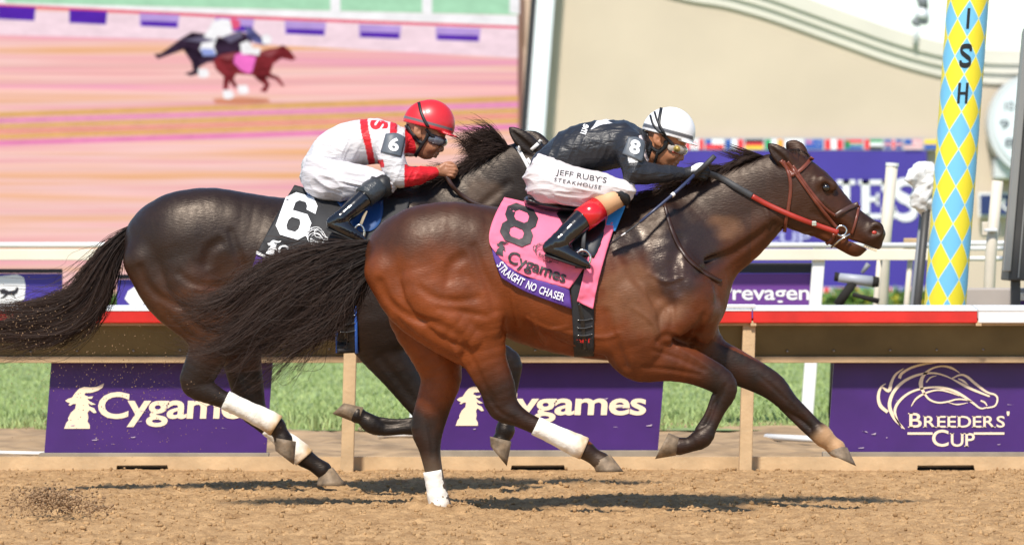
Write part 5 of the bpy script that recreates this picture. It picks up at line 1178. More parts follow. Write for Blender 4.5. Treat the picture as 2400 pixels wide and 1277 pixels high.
class Sheet:
    """depth lookup on draped sheets so print can lie on the cloth"""
    def __init__(s): s.P = []; s.Y = []
    def add(s): P, Y, nu, nv = drape.last; s.P.append(P); s.Y.append(Y)
    def surf(s, pp, off=.004):
        P = np.vstack(s.P); Y = np.concatenate(s.Y); pp = np.atleast_2d(np.asarray(pp, float)); out = np.zeros(len(pp))
        for i in range(0, len(pp), 400):
            d = ((pp[i:i+400, None]-P[None])**2).sum(2); k = np.argpartition(d, 4, axis=1)[:, :4]; dd = np.take_along_axis(d, k, 1)+.5; w = 1/dd; out[i:i+400] = (Y[k]*w).sum(1)/w.sum(1)-off
        return np.stack([(pp[:, 0]-CX)/F*out, out, HC+(HY-pp[:, 1])/F*out], 1)
def aff(P, O, u, v, norm=True):
    lo, hi = P.min(0), P.max(0); q = (P-lo)/(hi-lo) if norm else P
    return np.array(O)+q[:, :1]*np.array(u)+q[:, 1:]*np.array(v)
def along(P, path, h):
    """text points laid along a photo path; P normalised, h letter height in px"""
    lo, hi = P.min(0), P.max(0); q = (P-lo)/(hi-lo); C = resample(catmull(path, 8), 80); t = q[:, 0]*79; i = np.clip(t.astype(int), 0, 78); f = (t-i)[:, None]
    c = C[i]*(1-f)+C[i+1]*f; d = C[i+1]-C[i]; d /= np.linalg.norm(d, axis=1)[:, None]; nr = np.stack([d[:, 1], -d[:, 0]], 1); return c+nr*(q[:, 1:]*h)
N8 = ([(.22, 0), (.78, 0), (1, .16), (1, .38), (.88, .5), (1, .62), (1, .84), (.78, 1), (.22, 1), (0, .84), (0, .62), (.12, .5), (0, .38), (0, .16)],
      [[(.37, .15), (.63, .15), (.72, .22), (.72, .35), (.63, .42), (.37, .42), (.28, .35), (.28, .22)], [(.37, .59), (.63, .59), (.72, .66), (.72, .79), (.63, .86), (.37, .86), (.28, .79), (.28, .66)]])
N6 = ([(.22, 0), (.78, 0), (1, .17), (1, .44), (.80, .60), (.33, .60), (.33, .78), (.42, .85), (.62, .85), (.70, .78), (.72, .70), (1.02, .66), (1, .84), (.8, 1), (.25, 1), (0, .82), (0, .17)], [[(.38, .15), (.62, .15), (.69, .23), (.69, .37), (.62, .45), (.38, .45), (.31, .37), (.31, .23)]])
def numeral(N, O, u, v):
    P, T = fill_poly([(x*60, y*90) for x, y in N[0]], [[(x*60, y*90) for x, y in h] for h in N[1]], cell=5)
    return np.array(O)+P[:, :1]/60*np.array(u)+P[:, 1:]/90*np.array(v), T
CYGF = text2d('Cygames', .018, .97, .12)

cl8 = thing('saddle_cloth', 'pink saddle cloth with a big black 8 and purple name strip', 'cloth'); sh8 = Sheet()
mainbot = [(1153, 581), (1185, 618), (1232, 647), (1334, 677)]
drape(HA, 'pink_panel', ([(1182, 463), (1300, 486), (1432, 480)], [(1149, 536), (1240, 575), (1345, 585), (1395, 580)], mainbot), 60, 44, M_pink, cl8, .014, .010, 3); sh8.add()
drape(HA, 'name_strip', (mainbot, [(1160, 612), (1200, 650), (1240, 670), (1337, 700)], [(1176, 652), (1215, 675), (1255, 693), (1340, 724)]), 50, 14, M_strip_purple, cl8, .016, .004, 4); sh8.add()
drape(HA, 'front_flap', ([(1390, 500), (1452, 500)], [(1372, 620), (1412, 622)], [(1352, 706), (1390, 724)]), 14, 34, M_pink, cl8, .020, .016, 5); 
drape(HA, 'blue_pad', ([(1415, 470), (1468, 478)], [(1418, 505), (1456, 508)], [(1412, 535), (1442, 542)]), 10, 12, M_brightblue, cl8, .024, .004, 6)
P, T = numeral(N8, (1167, 556), (72, 28), (27, -87)); decal('number', P, T, M_print_blk, cl8, sc=sh8, off=.009)
q, T = dragon((0, 0, 1, 1)); q = np.array((1160, 594))+q[:, :1]*np.array((27, 8))+(1-q[:, 1:])*np.array((5, -36)); decal('goat_emblem', q, T, M_print_blk, cl8, sc=sh8, off=.009)
decal('lettering', aff(CYGF[0], (1184, 622), (136, 50), (12, -36)), CYGF[1], M_print_blk, cl8, sc=sh8, off=.009)
P, T = serif_line('STRAIGHT NO CHASER', 5, False); decal('name_lettering', along(P, [(1163, 622), (1180, 643), (1215, 666), (1262, 687), (1320, 706)], 18), T, M_print_wht, cl8, sc=sh8, off=.010)
q, T = emblem((0, 0, 1, 1)); q = np.array((1252, 588))+q[:, :1]*np.array((66, 22))+q[:, 1:]*np.array((-10, 40))-np.array((-2, 26)); decal('horse_emblem', q, T, M_print_blk, cl8, sc=sh8, off=.009)

cl6 = thing('saddle_cloth', 'black saddle cloth with a big white 6 and purple name strip', 'cloth'); sh6 = Sheet()
bot6 = [(604, 590), (640, 612), (700, 645), (810, 682)]
drape(HB, 'black_panel', ([(690, 434), (790, 458), (960, 466)], [(640, 520), (760, 562), (920, 560)], bot6), 60, 44, M_clothblk, cl6, .014, .010, 7); sh6.add()
drape(HB, 'name_strip', (bot6, [(594, 618), (640, 645), (700, 672), (800, 700)], [(588, 640), (640, 668), (700, 696), (795, 716)]), 50, 12, M_strip_purple, cl6, .016, .004, 8); sh6.add()
P, T = numeral(N6, (640, 545), (74, 22), (36, -100)); decal('number', P, T, M_print_wht, cl6, sc=sh6, off=.009)
q, T = dragon((0, 0, 1, 1)); q = np.array((622, 594))+q[:, :1]*np.array((30, 8))+(1-q[:, 1:])*np.array((7, -38)); decal('goat_emblem', q, T, M_print_wht, cl6, sc=sh6, off=.009)
decal('lettering', aff(CYGF[0], (646, 602), (116, 42), (10, -32)), CYGF[1], M_print_wht, cl6, sc=sh6, off=.009)
q, T = emblem((0, 0, 1, 1)); q = np.array((722, 526))+q[:, :1]*np.array((56, 14))+q[:, 1:]*np.array((-12, 48)); decal('horse_emblem', q, T, M_print_wht, cl6, sc=sh6, off=.009)
P, T = text2d('TO', .0, 1, .2); decal('name_lettering', aff(P, (742, 700), (40, 14), (5, -24)), T, M_print_wht, cl6, sc=sh6, off=.010)
q = np.array([(602, 588), (632, 603), (629, 609), (599, 594)], float); decal('white_piping', q, np.array([[0, 1, 2], [0, 2, 3]]), M_print_wht, cl6, sc=sh6, off=.010)

def saddle(sc, pts, flap, m_seat, m_flap, label, iron, leather, m_leath, leath_top):
    t = thing('saddle', label, 'saddle'); a = np.array(pts)
    s2 = Sculpt(sc.Y0, a[:, 0].min()-50, a[:, 0].max()+50, a[:, 1].min()-60, a[:, 1].max()+60, .3, .008); s2.chain(pts, k=6)
    V, Q = s2.mesh(); mesh_obj('seat', V, Q, m_seat, t, True)
    drape(sc, 'flap', flap, 18, 18, m_flap, t, .028, .002, 3)
    # stirrup leather and iron on both sides (lat = distance from the middle of the horse)
    for g in (-1, 1):
        lat = g*.365; mb = MB(); mb.tube([sc.pt(x, y, lat*(.88+.12*i/(len(leather)-1))) for i, (x, y) in enumerate(leather)], .011, 8, flat=.3); mb.build('stirrup_leather', m_leath, t, True)
        cx, cy, rx, ry = iron; mb = MB(); n = 22
        mb.tube([sc.pt(cx+rx*math.sin(2*math.pi*i/n)*(1.0), cy-ry*math.cos(2*math.pi*i/n), lat) for i in range(n+1)], .0065, 8, cap=False)
        mb.build('stirrup_iron', M_metal, t, True); p0, p1 = sc.pt(cx-rx, cy+ry*.85, lat), sc.pt(cx+rx, cy+ry*.95, lat); mb = MB(); mb.tube([p0, p1], .012, 8); mb.build('stirrup_tread', M_blkleather, t, True)
    return t
saddle(HA, [(1238, 470, 0, 11, 5), (1290, 484, 0, 12, 6), (1350, 492, 0, 12, 6), (1400, 484, 0, 13, 5), (1428, 470, 0, 15, 3)], ([(1300, 496), (1425, 492)], [(1325, 540), (1418, 545)], [(1345, 600), (1392, 605)]), M_blkleather, M_blkleather,
       'low black racing saddle strapped over the pink cloth', (1366, 606, 18, 20), [(1370, 520), (1368, 560), (1366, 588)], M_rubber, None)
saddle(HB, [(728, 452, 0, 10, 5), (780, 464, 0, 12, 6), (835, 470, 0, 12, 6), (880, 462, 0, 13, 5), (905, 452, 0, 14, 3)], ([(790, 474), (898, 470)], [(815, 510), (892, 520)], [(832, 545), (866, 542)]), M_saddleblue, M_saddleblue,
       'low blue racing saddle strapped over the black cloth', (842, 546, 12, 19), [(858, 495), (850, 515), (844, 530)], mat('webbing_tan', (.30, .24, .16), .7), None)
def girth(sc, x0t, x1t, x0b, x1b, yt, yb, label, edge=None):
    t = thing('girth', label, 'girth')
    drape(sc, 'band', ([(x0t, yt), (x1t, yt)], [((x0t+x0b)/2, (yt+yb)/2), ((x1t+x1b)/2, (yt+yb)/2)], [(x0b, yb), (x1b, yb-2)]), 10, 40, M_clothblk, t, .010, .001, 2)
    xm = (x0b+x1b)/2+2; strap(sc, [((x0t+x1t)/2-6, yt+70), (xm-6, yt+110), (xm, yb-6)], 9, 'billet', M_blkleather, t, .016)
    for i, y in enumerate((yb-86, yb-68, yb-50)):
        P = [(xm-16, y+(i % 2)), (xm+16, y-3)]; strap(sc, [P[0], ((P[0][0]+P[1][0])/2, (P[0][1]+P[1][1])/2+2), P[1]], 2.2, 'lace', M_rubber, t, .019, .004)
        for p in P:
            c = sc.surf([p], .016)[0]; bm = bmesh.new(); bmesh.ops.create_icosphere(bm, subdivisions=1, radius=.0045); V = [v.co+Vector(c) for v in bm.verts]; bm.verts.index_update(); Fc = [[v.index for v in f.verts] for f in bm.faces]; bm.free(); mesh_obj('rivet', V, Fc, M_metal, t, True)
    if edge:
        for xt, xb in ((x0t, x0b), (x1t, x1b)): strap(sc, [(xt, yt), ((xt+xb)/2, (yt+yb)/2), (xb, yb)], 6, 'edge_binding', edge, t, .015)
    return t
g8 = girth(HA, 1336, 1392, 1346, 1392, 640, 836, 'black elastic girth laced round the brown horse')
P, T = text2d('J.R.', .02, 1.2, .3); q = fit(P, (1351, 793, 1384, 803)); q = np.array([1367.5, 798])-(q-np.array([1367.5, 798])); decal('initials', q, T, mat('print_red', (.6, .02, .02), .5), g8, sc=HA, off=.022)
girth(HB, 788, 832, 790, 836, 660, 828, 'black girth with blue edges round the dark horse', M_blueband)

def rein(sc, path, w, name, m, parent, lats, th=.005):
    """free hanging strap through photo points at given distances from the horse's middle plane"""
    P = np.array([list(p)+[l] for p, l in zip(path, lats)]); C = resample(catmull(P, 8), max(8, int(len(path)*9)))
    t = np.gradient(C[:, :2], axis=0); t /= np.linalg.norm(t, axis=1)[:, None]; nr = np.stack([-t[:, 1], t[:, 0]], 1); V = []
    for c, n_ in zip(C, nr):
        for k in (-.5, 0, .5): V.append(sc.pt(c[0]+n_[0]*w*k, c[1]+n_[1]*w*k, c[2]))
    return solid(mesh_obj(name, np.array(V), grid_faces(3, len(C)), m, parent, True), th)
def lat_of(sc, pts, off): v = sc.surf(pts, off); return [float(y-sc.Y0) for y in v[:, 1]]
def bit_ring(sc, c, r, lat, parent):
    n = 24; mb = MB(); mb.tube([sc.pt(c[0]+r*math.sin(2*math.pi*i/n), c[1]-r*math.cos(2*math.pi*i/n), lat) for i in range(n+1)], .0055, 8, cap=False); mb.build('bit_ring', M_metal, parent, True)
br8 = thing('bridle', 'reddish brown leather bridle with steel bit rings on the brown horse', 'bridle')
HS8 = HA
for nm, path, w, m in (('throat_latch', [(1836, 378), (1849, 408), (1853, 440), (1849, 480), (1842, 520), (1839, 544)], 8, M_leather),
                       ('headpiece', [(1830, 376), (1848, 398), (1862, 412)], 9, M_leather), ('cheekpiece', [(1845, 380), (1866, 408), (1893, 446), (1922, 486), (1948, 518), (1966, 540)], 8, M_leather),
                       ('noseband_strap', [(1858, 388), (1880, 420), (1908, 458), (1936, 490), (1958, 506)], 6, M_leather), ('browband', [(1851, 412), (1872, 402), (1890, 386), (1902, 371)], 9, M_leather),
                       ('noseband', [(1957, 508), (1972, 497), (1992, 486), (2012, 478)], 11, mat('noseband_leather', (.07, .035, .028), .4)), ('drop_strap', [(2014, 482), (2009, 505), (2003, 528), (1996, 549)], 6, M_leather)):
    strap(HA, path, w, nm, m, br8, .006, .006, mirror=True)
for g in (-1, 1): bit_ring(HA, (1972, 541), 12, g*.075, br8)
MB().tube([HA.pt(1992, 548, -.085), HA.pt(1968, 563, -.08), HA.pt(1948, 580, -.06)], .005, 8).build('bit_shank', M_metal, br8, True)
strap(HA, [(1955, 548), (1950, 562), (1936, 572)], 8, 'curb_strap', M_leather, br8, .008)
l0 = lat_of(HA, [(1690, 420), (1725, 440), (1765, 462), (1800, 478), (1860, 505), (1915, 526)], .012)
rp = [(1652, 404), (1690, 418), (1725, 438), (1763, 460)]; rein(HA, rp, 15, 'rein_grip', M_rubber, br8, [-.11]+l0[:3])
rp = [(1763, 460), (1800, 480), (1860, 507), (1915, 528), (1965, 545)]; rein(HA, rp, 12, 'rein', M_leather_red, br8, l0[2:]+[-.085])
rp = [(1652, 404), (1690, 418), (1763, 460), (1860, 507), (1965, 545)]; rein(HA, rp, 12, 'rein', M_leather_red, br8, [.11, .12, .14, .12, .085])
wbx = HA.surf([(1908, 524)], .02)[0]; MB().box(wbx-np.array([.012, .004, .012]), wbx+np.array([.012, .004, .012]), .003).build('buckle', M_metal, br8)
bp8 = thing('yoke', 'dark leather yoke strap round the base of the brown horse neck', 'strap')
strap(HA, [(1556, 472), (1566, 510), (1580, 550), (1602, 592), (1635, 626), (1668, 648), (1690, 660)], 9, 'breast_strap', M_leather_dk, bp8, .007, .006, mirror=True)
br6 = thing('bridle', 'white strapped bridle on the dark horse', 'bridle')
for nm, path, w in (('headpiece', [(1212, 344), (1222, 362), (1236, 388), (1250, 420)], 8), ('browband', [(1245, 352), (1258, 340), (1268, 330)], 8), ('cheekpiece', [(1236, 372), (1262, 410), (1295, 450), (1330, 492), (1350, 515)], 7), ('noseband', [(1352, 486), (1372, 470), (1392, 458)], 9)):
    strap(HB, path, w, nm, M_wstrap, br6, .006, .006, mirror=True)
for g in (-1, 1): bit_ring(HB, (1354, 522), 12, g*.072, br6)
l6 = lat_of(HB, [(1081, 457), (1119, 479), (1166, 490), (1230, 500), (1290, 510)], .012)
rein(HB, [(1046, 412), (1060, 436), (1081, 457), (1119, 479), (1166, 490), (1230, 500), (1290, 512), (1352, 524)], 10, 'rein', M_leather_dk, br6, [-.12, -.125]+l6+[-.08])
rein(HB, [(1046, 412), (1081, 457), (1166, 490), (1290, 512), (1352, 524)], 10, 'rein', M_leather_dk, br6, [.12, .16, .17, .1, .08])
# ------------------------------------------------------------------ jockeys
M_skin8 = mat('skin_tan', (.42, .175, .085), .5, noise=.08, nscale=20, bump=.08, bscale=90)
M_skin6 = mat('skin_brown', (.36, .16, .085), .5, noise=.08, nscale=20, bump=.08, bscale=90)
def fabric(name, rough=.55, bump=.5, scale=(9, 9, 30), rot=35, spec=.4):
    m = mat(name, (.5, .5, .5), rough, attr=True, spec=spec); n = m.node_tree.nodes; l = m.node_tree.links; b = n['Principled BSDF']
    tc = n.new('ShaderNodeTexCoord'); mp = n.new('ShaderNodeMapping'); mp.inputs['Scale'].default_value = scale; mp.inputs['Rotation'].default_value = (0, R(rot), 0); l.new(tc.outputs['Object'], mp.inputs[0])
    t = n.new('ShaderNodeTexNoise'); t.inputs['Scale'].default_value = 1; t.inputs['Detail'].default_value = 4; t.inputs['Distortion'].default_value = .6; l.new(mp.outputs[0], t.inputs['Vector'])
    bp = n.new('ShaderNodeBump'); bp.inputs['Strength'].default_value = bump; bp.inputs['Distance'].default_value = .03; l.new(t.outputs['Fac'], bp.inputs['Height']); l.new(bp.outputs[0], b.inputs['Normal']); return m
M_silk = fabric('silks', .42, .5); M_breech = fabric('breeches_cloth', .65, .3, (5, 5, 30), 12)
M_bootblk = mat('boot_black', (.008, .008, .010), .16, coat=.6, bump=.25, bscale=14)
M_redcuff = mat('boot_cuff_red', (.60, .012, .018), .22, coat=.4); M_stock = mat('stocking_tan', (.62, .36, .19), .6)
M_strapblk = mat('webbing_black', (.012, .012, .013), .5)
def fist(sc, cx, cy, lat, grow=0.0, g=-1):
    """closed hand, thumb on top, four fingers curled round the rein; g = side"""
    sc.chain([(cx-26, cy+2, lat, 11, .9), (cx-12, cy, lat, 13.5, .75), (cx+2, cy+1, lat, 14, .7)], k=5, grow=grow)
    for i in range(4):
        y = cy-11+7.2*i; ex = (3, 5, 3, -1)[i]; r_ = (4.6, 4.8, 4.6, 4.0)[i]
        sc.chain([(cx+4, y, lat+g*.012, r_), (cx+14+ex, y+1, lat+g*.016, r_), (cx+19+ex, y+4, lat-g*.006, r_), (cx+13+ex, y+6, lat-g*.026, r_*.92), (cx+4, y+5, lat-g*.028, r_*.85)], k=1.6, smooth=2, grow=grow)
    sc.chain([(cx-14, cy-6, lat+g*.012, 6), (cx-2, cy-15, lat+g*.004, 5.4), (cx+10, cy-17, lat-g*.006, 4.8), (cx+17, cy-13, lat-g*.012, 4.2)], k=3, smooth=2, grow=grow)
def face(sc, T):
    sc.chain(T([(1558, 314, 0, 46, .78), (1566, 322, 0, 44, .78)]), k=8)
    sc.chain(T([(1568, 346, 0, 33, .82), (1562, 364, 0, 27, .85), (1556, 377, 0, 15, 1.1)]), k=10)
    sc.chain(T([(1560, 384, 0, 10, 1.2), (1568, 386, 0, 8, 1.1)]), k=8)                              # chin
    sc.chain(T([(1592, 342, 0, 7, 3.2)]), k=9, smooth=1)                                             # brow
    sc.chain(T([(1592, 352, 0, 5, .9), (1597, 364, 0, 6, .9), (1597, 371, 0, 6.5, 1.0)]), k=5)          # nose
    for g in (-1, 1):
        sc.chain(T([(1592, 374, g*.012, 4.5, .9)]), k=3, smooth=1)                                    # nostril wing
        sc.chain(T([(1576, 362, g*.045, 13, .6)]), k=10, smooth=1)                                    # cheekbone
        sc.chain(T([(1541, 320, g*.078, 10, .35), (1539, 330, g*.080, 9, .35), (1545, 339, g*.076, 6, .35)]), k=3)   # ear
        sc.chain(T([(1543, 327, g*.088, 5, .6)]), k=2, op='sub', smooth=1)
    sc.chain(T([(1585, 381, -.018, 3.6), (1588, 381, 0, 4.2), (1585, 381, .018, 3.6)]), k=3)           # lips
    sc.chain(T([(1580, 387, -.016, 3.6), (1583, 388, 0, 4.2), (1580, 387, .016, 3.6)]), k=3)
def helmet(T, Y0, box, m, band, root, band_off=(6, 15)):
    hs = Sculpt(Y0, *box, .2, .004); hs.chain(T([(1564, 312, 0, 60, .82), (1571, 310, 0, 59, .82)]), k=4)
    a, b = T([(1506, 304, 0, 1)])[0], T([(1632, 338, 0, 1)])[0]; pa, pb = hs.pt(a[0], a[1]), hs.pt(b[0], b[1]); d = pb-pa; nrm = np.array([d[2], 0, -d[0]])
    hs.cut(pa, nrm)
    for an in np.linspace(-62, 62, 15):
        e = R(an); hs.chain(T([(1592, 327, math.sin(e)*.085, 3.2), (1602+22*math.cos(e), 331+7*math.cos(e), math.sin(e)*.102, 2.6), (1606+28*math.cos(e), 333+8*math.cos(e), math.sin(e)*.108, 2.2)]), k=3, smooth=1)
    V, Q = hs.mesh(); nn = nrm/np.linalg.norm(nrm); h = -((V-pa)@nn)*hs.s       # px above the rim
    col = np.tile(np.array(m), (len(V), 1)); w = (sstep(band_off[0]-1, band_off[0]+1, h)*sstep(band_off[1]+1, band_off[1]-1, h))[:, None]
    p_, _ = topx(V); w = w*(p_ < T([(1624, 330, 0, 1)])[0][0])[:, None]; col = col*(1-w)+np.array(band)*w
    mesh_obj('helmet', V, Q, mat('helmet_cover', (.5, .5, .5), .38, attr=True, coat=.15, bump=.05, bscale=12), root, True, cols=col); return hs
def goggles(T, Y0, root, m_lens, m_frame, vent):
    g = Sculpt(Y0, *gbox(T), .13, .0035); P = T([(1574, 346, -.070, 10, .4), (1589, 350, -.054, 12, .6), (1598, 352, -.025, 12, 1), (1600, 353, 0, 12, 1), (1598, 352, .025, 12, 1), (1589, 350, .054, 12, .6), (1574, 346, .070, 10, .4)]); g.chain(P, k=3)
    V, Q = g.mesh(); px_, py_ = topx(V); mesh_obj('goggles_lens', V, Q, m_lens, root, True)
    for dy, nm in ((-12, 'goggles_frame'), (12, 'goggles_frame')):
        mb = MB(); mb.tube([g.pt(p[0], p[1]+dy*(.8), p[2]) for p in catmull([(p[0]+1, p[1], p[2]*1.02) for p in P], 4)], .0055, 8); mb.build(nm, m_frame, root, True)
    if vent:
        c = T([(1587, 349, -.072, 1)])[0]; p = g.pt(c[0], c[1], -.076); mb = MB(); mb.tube([p+np.array([0, .012, 0]), p-np.array([.002, .006, 0])], .0165, 18); mb.tube([p-np.array([.001, .004, 0]), p-np.array([.003, .009, 0])], .010, 14); mb.build('goggles_vent', mat('vent_brass', (.45, .33, .09), .35, metal=.4), root, True)
    return g
def gbox(T): c = T([(1590, 352, 0, 1)])[0]; return (c[0]-55, c[0]+45, c[1]-45, c[1]+45)

def folds(sc, V, dirs, amp, freq, seed):
    """push cloth out along its normal in long soft ridges running across dirs"""
    e = .008; g = np.stack([sc.sample(V+np.eye(3)[i]*e)-sc.sample(V-np.eye(3)[i]*e) for i in range(3)], 1); g /= np.linalg.norm(g, axis=1)[:, None]+1e-9
    c, s_ = math.cos(R(dirs)), math.sin(R(dirs)); a = V[:, 0]*c+V[:, 2]*s_; b = -V[:, 0]*s_+V[:, 2]*c
    P = np.stack([a*freq*.28, V[:, 1]*freq*.35, b*freq], 1); n1 = vnoise(P+.6*vnoise(P*.5, seed+3)[:, None], seed); n2 = vnoise(P*2.1+5, seed+1)
    return V+g*(((1-np.abs(n1))**2*1.0+(1-np.abs(n2))**2*.4-.7)*amp)[:, None]
from mathutils.bvhtree import BVHTree
class MeshSurf:
    """camera-ray lookup on a finished mesh, same interface as Sculpt.surf"""
    def __init__(s, V, Q, Y0): s.b = BVHTree.FromPolygons([tuple(v) for v in V], [tuple(int(i) for i in q) for q in Q]); s.Y0 = Y0; s.s = F/Y0
    def surf(s, pp, off=0.0):
        pp = np.atleast_2d(np.asarray(pp, float)); out = np.zeros((len(pp), 3)); s.miss = np.zeros(len(pp), bool); o = Vector((0, 0, HC))
        for i, (x, y) in enumerate(pp):
            d = Vector(((x-CX)/F, 1, (HY-y)/F)); h = s.b.ray_cast(o+d*(s.Y0-1), d.normalized())
            Y = (h[0].y if h[0] else s.Y0)-off; s.miss[i] = h[0] is None; out[i] = (d.x*Y, Y, HC+d.z*Y)
        return out
def rider(spec):
    Y0, T, box = spec['Y'], spec['T'], spec['box']; root = thing('person', spec['label'], 'person')
    torso, legs, shin, foot, arm, farm = (spec[k] for k in ('torso', 'thigh', 'shin', 'foot', 'arm', 'fore'))
    hx, hy, hl = spec['hand']; M = lambda pts, g: [(p[0], p[1], p[2]*g)+tuple(p[3:]) for p in pts]     # g=-1 near side
    body = Sculpt(Y0, *box, .44, .0045); jk = Sculpt(Y0, *box, .44, .0045); brc = Sculpt(Y0, *box, .44, .0045)
    body.chain(torso, k=10, grow=-.02); face(body, T); body.chain(spec['neck'], k=12)
    jk.chain(torso, k=10); jk.chain(spec['collar'], k=8); brc.chain(spec['pelvis'], k=10)
    gl = []
    for g in (-1, 1):
        sh = 0 if g < 0 else spec.get('far_dx', 6)
        A = M(arm, g); Fo = M(farm, g); h = (hx+sh, hy+(0 if g < 0 else 4), hl*g)
        body.chain(A, k=8, grow=-.012); body.chain(Fo+[(h[0]-26, h[1]+2, h[2], 10, .9)], k=6, grow=-.006); body.chain(M(legs, g), k=8, grow=-.012); body.chain(M(shin, g), k=6, grow=-.012); body.chain(M(foot, g), k=6, grow=-.012)
        fist(body, h[0], h[1], h[2], -.0035 if spec['gloves'] else 0, g)
        jk.chain([(torso[-2][0], torso[-2][1], g*.09, 44, .9), (A[0][0], A[0][1], A[0][2], A[0][3])], k=10, smooth=1); jk.chain(A, k=9); jk.chain(Fo, k=7)
        brc.chain(M(legs, g), k=14); brc.chain(spec['seat'](g), k=12)
        if spec['gloves']:
            gs = Sculpt(Y0, h[0]-60, h[0]+50, h[1]-45, h[1]+45, .36, .0035); gs.chain([(h[0]-42, h[1]+4, h[2]*1.15, 14), (h[0]-24, h[1]+2, h[2], 13)], k=4); fist(gs, h[0], h[1], h[2], .0015, g)
            V, Q = gs.mesh(); px_, py_ = topx(V); top = sstep(h[1]-2, h[1]-8, py_+(px_-h[0])*.15)*(px_ > h[0]-16)*(px_ < h[0]+14); col = np.array([.016, .016, .018])*(1-top[:, None])+np.array([.75, .75, .75])*top[:, None]
            mesh_obj('glove', V, Q, mat('glove_cloth', (.5, .5, .5), .6, attr=True, bump=.2, bscale=120), root, True, cols=col)
        # boot, cuff
        S = M(shin, g); Ft = M(foot, g); bx = np.array(S+Ft)[:, :2]
        bs = Sculpt(Y0, bx[:, 0].min()-45, bx[:, 0].max()+45, bx[:, 1].min()-45, bx[:, 1].max()+45, .46, .0045); bs.chain(S[spec['boot_from']:], k=6); bs.chain(Ft, k=8)
        V, Q = bs.mesh(); boot = mesh_obj('boot', V, Q, M_bootblk, root, True)
        hs_, ts_ = spec['sole']; mb = MB(); c0, c1 = bs.pt(hs_[0], hs_[1], Ft[0][2]), bs.pt(ts_[0], ts_[1], Ft[0][2]); mb.tube([c0, (c0*2+c1)/3, (c0+2*c1)/3, c1], [.030, .033, .034, .022], 12, flat=.22); mb.build('sole', M_strapblk, boot, True)
        spec['cuff'](bs, S, root, g)
    V, Q = body.mesh(); mesh_obj('body', V, Q, spec['skin'], root, True)
    V, Q = jk.mesh(); px_, py_ = topx(V); C = spec['jacket_col'](px_, py_, V); V = folds(jk, V, 65, .009, 16, 5); jks = MeshSurf(V, Q, Y0); mesh_obj('jacket', V, Q, M_silk, root, True, cols=C)
    V, Q = brc.mesh(); px_, py_ = topx(V); V = folds(brc, V, -12, .016, 19, 9); brs = MeshSurf(V, Q, Y0)
    mesh_obj('breeches', V, Q, M_breech, root, True, cols=np.tile(np.array(spec['breech_col']), (len(V), 1)))
    return root, body, jks, brs

# ---- rider of the brown horse
ID2 = lambda p: p
def cuff8(bs, S, root, g):
    a = [np.array(p[:3]) for p in S]; k = [(1448, 460), (1404, 488), (1366, 514)]; lat = S[0][2]
    mb = MB(); mb.tube([bs.pt(1403, 488, g*.26), bs.pt(1384, 502, g*.283), bs.pt(1364, 516, g*.302)], [.062, .063, .0625], 22); mb.build('boot_cuff', M_redcuff, root, True)
    mb = MB(); mb.tube([bs.pt(1452, 456, g*.222), bs.pt(1430, 470, g*.24), bs.pt(1402, 489, g*.262)], [.060, .058, .056], 20); mb.build('stocking', M_stock, root, True)
    mb = MB(); mb.tube([bs.pt(1468, 446, lat), bs.pt(1458, 452, lat), bs.pt(1448, 459, lat)], [.05, .066, .067], 20); mb.build('knee_band', M_strapblk, root, True)
def jcol8(px, py, V):
    c = np.tile(np.array([.020, .021, .026]), (len(px), 1))
    w = in_poly(np.stack([px, py], 1), [(1384, 306), (1398, 286), (1420, 270), (1445, 270), (1425, 284), (1436, 288), (1405, 296)]) | in_poly(np.stack([px, py], 1), [(1470, 364), (1490, 372), (1496, 380), (1474, 382)])
    c[w] = (.75, .75, .75); return c
r8, body8, jk8, br_8 = rider(dict(Y=YA, T=ID2, box=(1215, 1690, 238, 650), label='jockey in black silks and white helmet crouching over the brown horse', skin=M_skin8, gloves=True,
    torso=[(1290, 392, 0, 46, 1.5), (1345, 356, 0, 56, 1.4), (1400, 343, 0, 60, 1.4), (1452, 336, 0, 55, 1.6), (1486, 336, 0, 40, 1.5)], neck=[(1492, 345, 0, 32, 1), (1525, 356, 0, 28, .9), (1548, 352, 0, 27, .85)], collar=[(1490, 344, 0, 36, 1.05), (1510, 350, 0, 31, 1.0)],
    pelvis=[(1282, 400, 0, 44, 1.7), (1300, 392, 0, 46, 1.6)], seat=lambda g: [(1272, 418, g*.085, 42, 1), (1290, 432, g*.11, 46, 1)],
    thigh=[(1280, 420, .09, 50), (1330, 438, .16, 46), (1390, 444, .20, 40), (1440, 450, .22, 31), (1462, 450, .22, 27)], shin=[(1455, 455, .22, 26), (1404, 488, .26, 26), (1366, 514, .30, 27), (1340, 538, .335, 25), (1316, 562, .355, 22)],
    foot=[(1306, 570, .36, 22), (1286, 581, .36, 15), (1310, 586, .365, 18), (1340, 601, .37, 16), (1362, 613, .37, 12), (1374, 619, .37, 8)], boot_from=2, sole=((1276, 597), (1374, 630)), cuff=cuff8,
    arm=[(1476, 345, .165, 36), (1480, 372, .20, 33), (1488, 404, .225, 27)], fore=[(1488, 404, .225, 26), (1530, 408, .19, 24), (1568, 407, .14, 18), (1594, 406, .115, 13.5)], hand=(1636, 404, .10), far_dx=4,
    jacket_col=jcol8, breech_col=(.64, .585, .59)))
h8 = helmet(ID2, YA, (1495, 1650, 238, 360), (.80, .80, .80), (.10, .10, .11), r8)
for path, w in (([(1550, 253), (1546, 275), (1545, 292), (1552, 306), (1560, 320)], 7), ([(1534, 262), (1540, 282), (1548, 298), (1556, 312)], 4.5), ([(1524, 270), (1530, 290), (1542, 306), (1554, 316)], 4.5)): strap(h8, path, w, 'goggle_strap', M_strapblk, r8, .003, .003)
